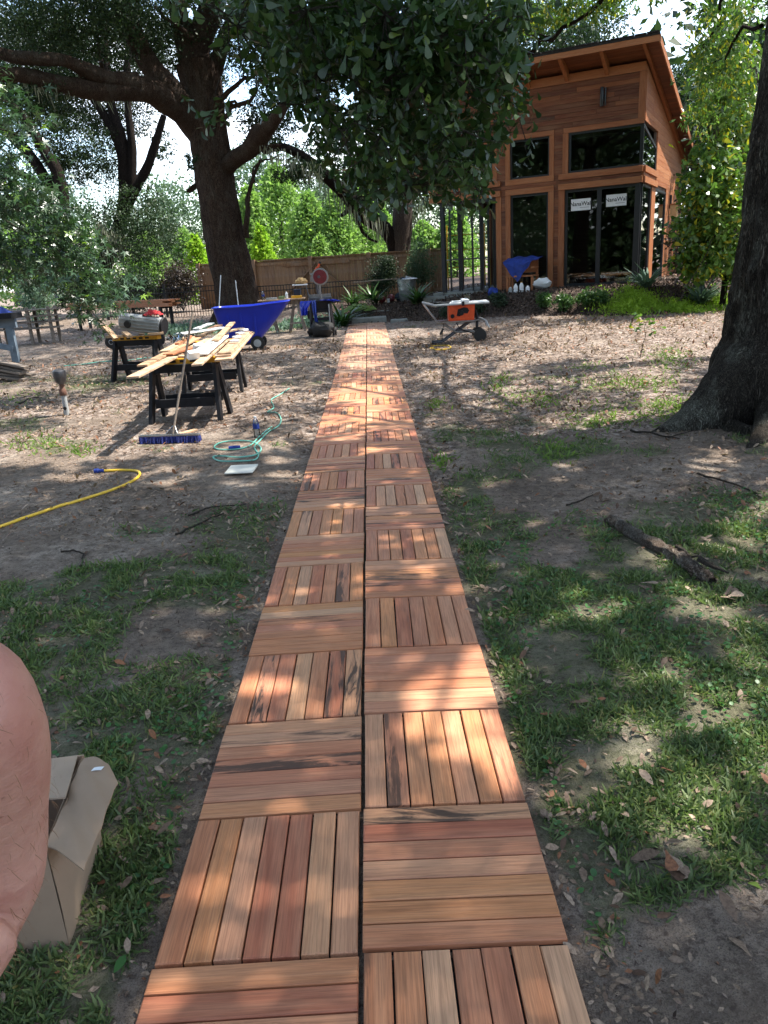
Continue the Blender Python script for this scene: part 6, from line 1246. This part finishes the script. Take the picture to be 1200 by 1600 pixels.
# scaffold seen through the glass bay
sp_ = at(706, 450, 28.5); sp_[2] = ground_at(sp_[0], sp_[1]); sct = thing('scaffold', 'yellow scaffold frame behind the house, seen through the open glass bay', 'scaffold', sp_)
for x in (0, 1.4):
    for y in (0, 1.2): MB().tube([(x, y, 0), (x, y, 2.3)], .025, 8).build('upright', M['hose_yellow'], sct)
    for z in (.5, 1.0, 1.5, 2.0): MB().tube([(x, 0, z), (x, 1.2, z)], .018, 6).build('rung', M['hose_yellow'], sct)
for z in (.8, 1.4, 1.9): MB().tube([(0, 0, z), (1.4, 0, z)], .018, 6).build('rail', M['hose_yellow'], sct)
MB().box(-.05, 1.45, .05, 1.15, 1.05, 1.1).build('plank', M['grey_plastic'], sct)
# fallen log and twigs at the right
lp = [gp(953, 816), gp(985, 838), gp(1020, 856), gp(1060, 878), gp(1090, 900), gp(1112, 914)]; lr = [.032, .038, .034, .040, .036, .026]
lg = thing('fallen_log', 'short rotten log lying in the grass at the right, bark peeling', 'log', lp[0]); trunkmesh('log_wood', barkmat('rotten_bark', (.07, .05, .038), (.38, .29, .23), moss=(.44, .42, .36), scale=2.6), lg, [p+np.array([0, 0, r*.75]) for p, r in zip(lp, lr)], lr, 26, .30, 5, 12, seed=3)
limbs('bark_splinter', M['twig'], lg, [(wiggle(lp[4]+[.02, .05, .08], lp[5]+[.10, .03, .05], 5, .1), .016, .006), (wiggle(lp[3]+[0, .05, .08], lp[4]+[.1, .10, .04], 5, .1), .012, .005)])
def twig(label, pts, r, fork=()):
    P = [gp(*p)+np.array([0, 0, r+.006]) for p in pts]; t = thing('twig', label, 'twig', P[0]); Q = []
    for a, b in zip(P[:-1], P[1:]): Q += list(wiggle(a, b, 5, .05)[:-1])
    ps = [(np.array(Q+[P[-1]]), r, r*.5)]
    for a, b in fork: ps.append((wiggle(gp(*a)+np.array([0, 0, r]), gp(*b)+np.array([0, 0, r*2]), 5, .08), r*.6, r*.3))
    limbs('wood', M['twig'], t, ps, 6)
twig('thin forked twig lying in front of the roots of the big trunk', [(985, 675), (1030, 683), (1062, 688)], .012, [((1040, 686), (1090, 676))])
twig('long pale stick at the right edge in the shade, below the big trunk', [(1090, 742), (1150, 760), (1199, 780)], .009)
twig('short stick lying left of the log in the shade', [(885, 792), (905, 786), (926, 776)], .008)
twig('dark curved twig in the grass at the left', [(96, 865), (115, 862), (132, 868), (128, 885), (118, 892)], .007)
twig('thin stick lying across the leaf litter left of the walkway', [(275, 838), (310, 822), (350, 805)], .009)
twig('small bent stick by the dead leaves at the bottom right', [(1000, 1350), (1040, 1345)], .004)
twig('pale crossed sticks on the sunny soil at the left, by the capped pipe', [(30, 632), (60, 622), (98, 640)], .010, [((50, 650), (75, 612))])
twig('stick lying on the litter near the walkway edge, left of the tiles', [(295, 808), (330, 795), (385, 790)], .008)
# single large fallen leaves near the camera
def bigleaf(label, px, py, L, rot, mat='dead', kind='oval', n=1, spread=0.):
    p = gp(px, py); k = n; P = np.zeros((k, 3)); P[:, :2] = RS.normal(size=(k, 2))*spread; P[:, 2] = .022+.012*np.arange(k); a = R(rot)+(RS.normal(size=k)*.7 if k > 1 else np.zeros(k)); D = np.stack([np.cos(a), np.sin(a), .15*RS.normal(size=k)], 1)
    me = leafmesh('fallen_leaf', P, D, unit(np.array([[0, -.15, 1.]])+RS.normal(size=(k, 3))*.22), np.full(k, L), kind, 1.15); me.materials.append(M[mat]); o = bpy.data.objects.new('fallen_leaf', me); link(o); o.location = p; tag(o, label, 'leaf', 'large fallen leaves near the walkway')
bigleaf('long pale curled leaf lying left of the dead leaf bunch at the bottom right', 985, 1352, .085, -5)
bigleaf('bunch of dried brown oak leaves on the grass at the bottom right', 1030, 1365, .07, -50, kind='obov', n=7, spread=.012)
bigleaf('pale oval leaf lying on the bare soil in the bottom right corner', 1150, 1450, .085, 100, kind='oval')
bigleaf('grey lobed leaf at the right edge on the bare soil', 1172, 1505, .075, 95, kind='obov')
bigleaf('single brown leaf upright in the grass at the lower right', 962, 1355, .05, 100)
bigleaf('brown leaf lying on the pale soil right of the open cardboard box', 245, 1315, .07, 40)
bigleaf('curled tan leaf in the grass right of the orange-lit tile', 1000, 920, .09, 15, kind='obov', n=2, spread=.02)
bigleaf('two tan leaves lying below the end of the log', 1130, 940, .10, 20, kind='obov', n=3, spread=.04)
bigleaf('brown leaf between the walkway and the log, alone in the grass', 890, 1105, .075, -10)
bigleaf('long brown leaf in the grass above the bunch of dried leaves', 1020, 1235, .07, 110)
bigleaf('pale leaf in the shade near the foot of the cardboard box', 190, 1400, .05, 60)
bigleaf('upright green-white leaf below the cardboard box', 180, 1530, .055, 80, mat='clover')
bigleaf('bright yellow-green leaf at the lower right edge', 1190, 1400, .05, 100, mat='grass_bright', kind='obov')

# ================================================================ CARDBOARD BOX
b0 = np.array([-.818, 1.638]); b1 = np.array([-.864, 2.05]); bd = unit(b1-b0); bL = float(np.linalg.norm(b1-b0)); bz = ground_at(-.85, 1.85)-.004; yaw = math.atan2(bd[1], bd[0])-PI/2
cb = thing('cardboard_box', 'open brown cardboard box standing in the grass left of the walkway, flaps up', 'box', (b0[0], b0[1], bz), yaw)
bw_, bh2, th = .34, .335, .006
def wall(nm, pts, mat='card'):   # pts: outline of a panel, thickened
    P = [Vector(p) for p in pts]; n = (P[1]-P[0]).cross(P[2]-P[0]).normalized()*th; m = MB(); k = len(P)
    m.add([tuple(p) for p in P]+[tuple(p+n) for p in P], [tuple(range(k-1, -1, -1)), tuple(range(k, 2*k))]+[(i, (i+1) % k, (i+1) % k+k, i+k) for i in range(k)]); return m.build(nm, M[mat], cb)
# the side facing the walkway bulges a little
MB().grid(lambda u, v: (.0+.018*math.sin(u*PI)*math.sin(v*PI)+.004*math.sin(u*9+v*3), u*bL, v*bh2), 8, 6).build('side_panel', M['card'], cb)
MB().grid(lambda u, v: (-.006+.018*math.sin(u*PI)*math.sin(v*PI), u*bL, v*bh2), 8, 6).build('side_lining', M['card_in'], cb)
MB().grid(lambda u, v: (-bw_*(1-u), .0-.01*math.sin(u*PI)*math.sin(v*PI), v*bh2), 8, 6).build('end_panel', M['card'], cb); wall('end_panel', [(-bw_, bL, 0), (0, bL, 0), (0, bL, bh2), (-bw_, bL, bh2)]); wall('side_panel', [(-bw_, 0, 0), (-bw_, bL, 0), (-bw_, bL, bh2), (-bw_, 0, bh2)]); wall('bottom_panel', [(-bw_, 0, .004), (0, 0, .004), (0, bL, .004), (-bw_, bL, .004)])
def loc_(px, py, z): p = atz(px, py, z); q = Matrix.Rotation(-yaw, 3, 'Z') @ Vector((p[0]-b0[0], p[1]-b0[1], 0)); return (q.x, q.y, z-bz)
F0, F1, F2, F3 = (0.0, .01, bh2), (0, bL-.01, bh2), loc_(186, 1214, bz+.325), loc_(131, 1360, bz+.315); F2b = loc_(170, 1192, bz+.332)
m = MB()
def flapf(u, v):
    a = Vector(F0).lerp(Vector(F1), u); b = Vector(F3).lerp(Vector(F2), u) if u < .95 else Vector(F3).lerp(Vector(F2), .95).lerp(Vector(F2b), (u-.95)/.05); p = a.lerp(b, v); p.z += .012*math.sin(v*PI)+.004*math.sin(u*11)+.003*math.sin(u*23+v*7); return tuple(p)
m.grid(flapf, 20, 8, .005); m.build('flap', M['card'], cb)
for u0, v0 in ((.92, .47),): o = MB().grid(lambda u, v: ((u-.5)*.03+.006*v, (v-.5)*.016, .0025+.001*math.sin(u*4)), 4, 2, .0005).build('torn_tape', M['white'], cb); o.location = Vector(flapf(u0, v0))+Vector((0, 0, .002))
wall('flap', [(-bw_, bL, bh2), (-.02, bL, bh2), loc_(100, 1236, bz+.38)[:2]+(.36,), loc_(40, 1240, bz+.38)[:2]+(.36,)], 'card_in')
wall('flap', [(-bw_, 0, bh2), (-bw_, bL, bh2), (-bw_-.16, bL, bh2+.05), (-bw_-.16, 0, bh2+.05)])
wall('flap', [(-bw_, 0, bh2), (-.01, 0, bh2), (-.03, .09, bh2-.10), (-bw_+.02, .09, bh2-.10)])

# ================================================================ PERSON at the left edge
def skin(name, verts, edges, radii, mat, parent, root=0, lv=2):
    me = bpy.data.meshes.new(name); me.from_pydata([tuple(map(float, v)) for v in verts], edges, []); o = bpy.data.objects.new(name, me); link(o)
    md = o.modifiers.new('s', 'SKIN'); md.use_smooth_shade = True
    for i, d in enumerate(me.skin_vertices[0].data): d.radius = (radii[i], radii[i]) if not hasattr(radii[i], '__len__') else radii[i]; d.use_root = (i == root)
    sb = o.modifiers.new('u', 'SUBSURF'); sb.levels = lv; sb.render_levels = lv
    dg = bpy.context.evaluated_depsgraph_get(); dg.update(); m2 = bpy.data.meshes.new_from_object(o.evaluated_get(dg)); COL.objects.unlink(o); bpy.data.objects.remove(o)
    m2.materials.clear(); m2.materials.append(mat); m2.polygons.foreach_set('use_smooth', np.ones(len(m2.polygons), bool)); q = bpy.data.objects.new(name, m2); link(q, parent); return q
pc_ = np.array([-.62, .34]); pgz = ground_at(*pc_)
per = thing('person', 'person standing at the left edge, only a bare bent elbow and forearm in view', 'person', (pc_[0], pc_[1], pgz))
EL = at(-10, 1362, .47)-np.array(per.location); SH = np.array([.20, .02, 1.43]); UA = at(-24, 1068, .43)-np.array(per.location); WR = np.array([.20, .10, .99]); FM = at(-45, 1450, .42)-np.array(per.location)
bv = [(0, 0, .95), (0, .0, 1.12), (0, 0, 1.30), (0, 0, 1.44), (0, .01, 1.53), (0, .03, 1.62), (0, .03, 1.71),      # 0-6 pelvis..head
      tuple(SH*[.9, 1, 1]), tuple(SH), tuple((SH+UA)/2), tuple(UA), tuple(EL+[.0, .0, .045]), tuple(EL), tuple(EL+[-.03, -.02, -.045]), tuple(FM), tuple((FM+WR)/2), tuple(WR), # right arm 7-16
      (-.18, 0, 1.41), (-.24, 0, 1.38), (-.28, .02, 1.15), (-.27, .15, .98), (-.24, .30, 1.05), # left arm 17-21
      (.10, 0, .90), (.11, .01, .52), (.11, -.01, .10), (.11, .10, .04), (-.10, 0, .90), (-.11, .01, .52), (-.11, -.01, .10), (-.11, .10, .04)]
be = [(0, 1), (1, 2), (2, 3), (3, 4), (4, 5), (5, 6), (3, 7), (7, 8), (8, 9), (9, 10), (10, 11), (11, 12), (12, 13), (13, 14), (14, 15), (15, 16), (3, 17), (17, 18), (18, 19), (19, 20), (20, 21), (0, 22), (22, 23), (23, 24), (24, 25), (0, 26), (26, 27), (27, 28), (28, 29)]
br_ = [(.15, .11), (.14, .10), (.16, .11), (.10, .09), .055, (.075, .09), (.065, .08), .06, .062, (.058), .056, .048, .046, .041, .040, .034, .026, .06, .06, .048, .042, .028, .088, .058, .04, .035, .088, .058, .04, .035]
skin('body', bv, be, br_, M['skin'], per)
bm_ = [o for o in per.children if o.name.startswith('body')][0].data; nv_ = len(bm_.vertices); co = np.empty(nv_*3, np.float32); bm_.vertices.foreach_get('co', co); co = co.reshape(-1, 3); no = np.array([v.normal[:] for v in bm_.vertices])
ia = np.where((np.abs(co[:, 2]-EL[2]) < .24) & (co[:, 0] > .2))[0]
if len(ia): k_ = RS.choice(ia, 1500); P = co[k_]+RS.normal(size=(1500, 3))*.004; D = unit(no[k_]*.35+np.array([.05, .1, -1.])+RS.normal(size=(1500, 3))*.3); leafobj('arm_hair', M['hair_fine'], per, P, .006+.008*RS.rand(1500), 'blade', D=D, Nn=no[k_], Wd=.3)['kind'] = 'stuff'
def hand(w, d, n_, parent, s=1):
    w = np.array(w, float); d = unit(np.array(d, float)); n_ = unit(np.array(n_, float)); sd = np.cross(d, n_)*s; V = [w, w+d*.045]; E_ = [(0, 1)]; Rr_ = [(.022, .016), (.032, .015)]
    for k, (o_, L) in enumerate(((-.030, .068), (-.010, .078), (.010, .072), (.029, .056))):
        b = len(V); V += [w+d*.085+sd*o_, w+d*(.085+L*.5)+sd*o_*1.1-n_*.008, w+d*(.085+L)+sd*o_*1.1-n_*.028]; E_ += [(1, b), (b, b+1), (b+1, b+2)]; Rr_ += [.0095, .0085, .0072]
    b = len(V); V += [w+d*.03-sd*.032, w+d*.06-sd*.048-n_*.01, w+d*.085-sd*.05-n_*.02]; E_ += [(0, b), (b, b+1), (b+1, b+2)]; Rr_ += [.012, .0105, .009]
    return skin('hand', V, E_, Rr_, M['skin'], parent, 0, 1)
hand(WR, (-.25, .9, -.35), (.9, .2, .2), per); hand(bv[21], (.1, .8, .55), (-1, 0, .1), per, -1)
skin('shirt', [(0, 0, .98), (0, 0, 1.13), (0, 0, 1.30), (0, 0, 1.43), (.17, 0, 1.405), (.215, .01, 1.37), (-.18, 0, 1.41), (-.245, 0, 1.37), (-.275, .01, 1.22)], [(0, 1), (1, 2), (2, 3), (3, 4), (4, 5), (3, 6), (6, 7), (7, 8)], [(.17, .13), (.16, .12), (.18, .13), (.085, .085), .07, .062, .07, .068, .062], M['shirt'], per)
skin('trousers', [(0, 0, .95), (.10, 0, .88), (.115, .01, .50), (.115, 0, .09), (-.10, 0, .88), (-.115, .01, .50), (-.115, 0, .09)], [(0, 1), (1, 2), (2, 3), (0, 4), (4, 5), (5, 6)], [(.165, .125), .105, .075, .062, .105, .075, .062], M['jeans'], per)
for s in (-1, 1): MB().lathe([(.045, 0), (.055, .02), (.06, .07), (.045, .10)], 14, (s*.115, -.01, 0)).box(s*.115-.045, s*.115+.045, 0, .17, 0, .06, .02).build('shoe', M['rubber'], per)
hm = MB(); hm.lathe([(.02, .13), (.07, .11), (.094, .05), (.096, -.01), (.088, -.05)], 18, (0, .02, 1.70)); hm.build('hair', M['hair'], per)
for s in (-1, 1): MB().lathe([(.005, -.008), (.011, 0), (.005, .008)], 10, (s*.032, .108, 1.665), 'y').build('eye', M['white'], per); MB().lathe([(.01, -.006), (.022, 0), (.01, .006)], 10, (s*.085, .03, 1.65), 'x').build('ear', M['skin'], per)
MB().tube([(0, .105, 1.675), (0, .128, 1.635), (0, .112, 1.628)], [.007, .013, .010], 8).build('nose', M['skin'], per); MB().box(-.022, .022, .100, .112, 1.592, 1.600, .003).build('mouth', plain('lips', (.38, .14, .12), .5), per)
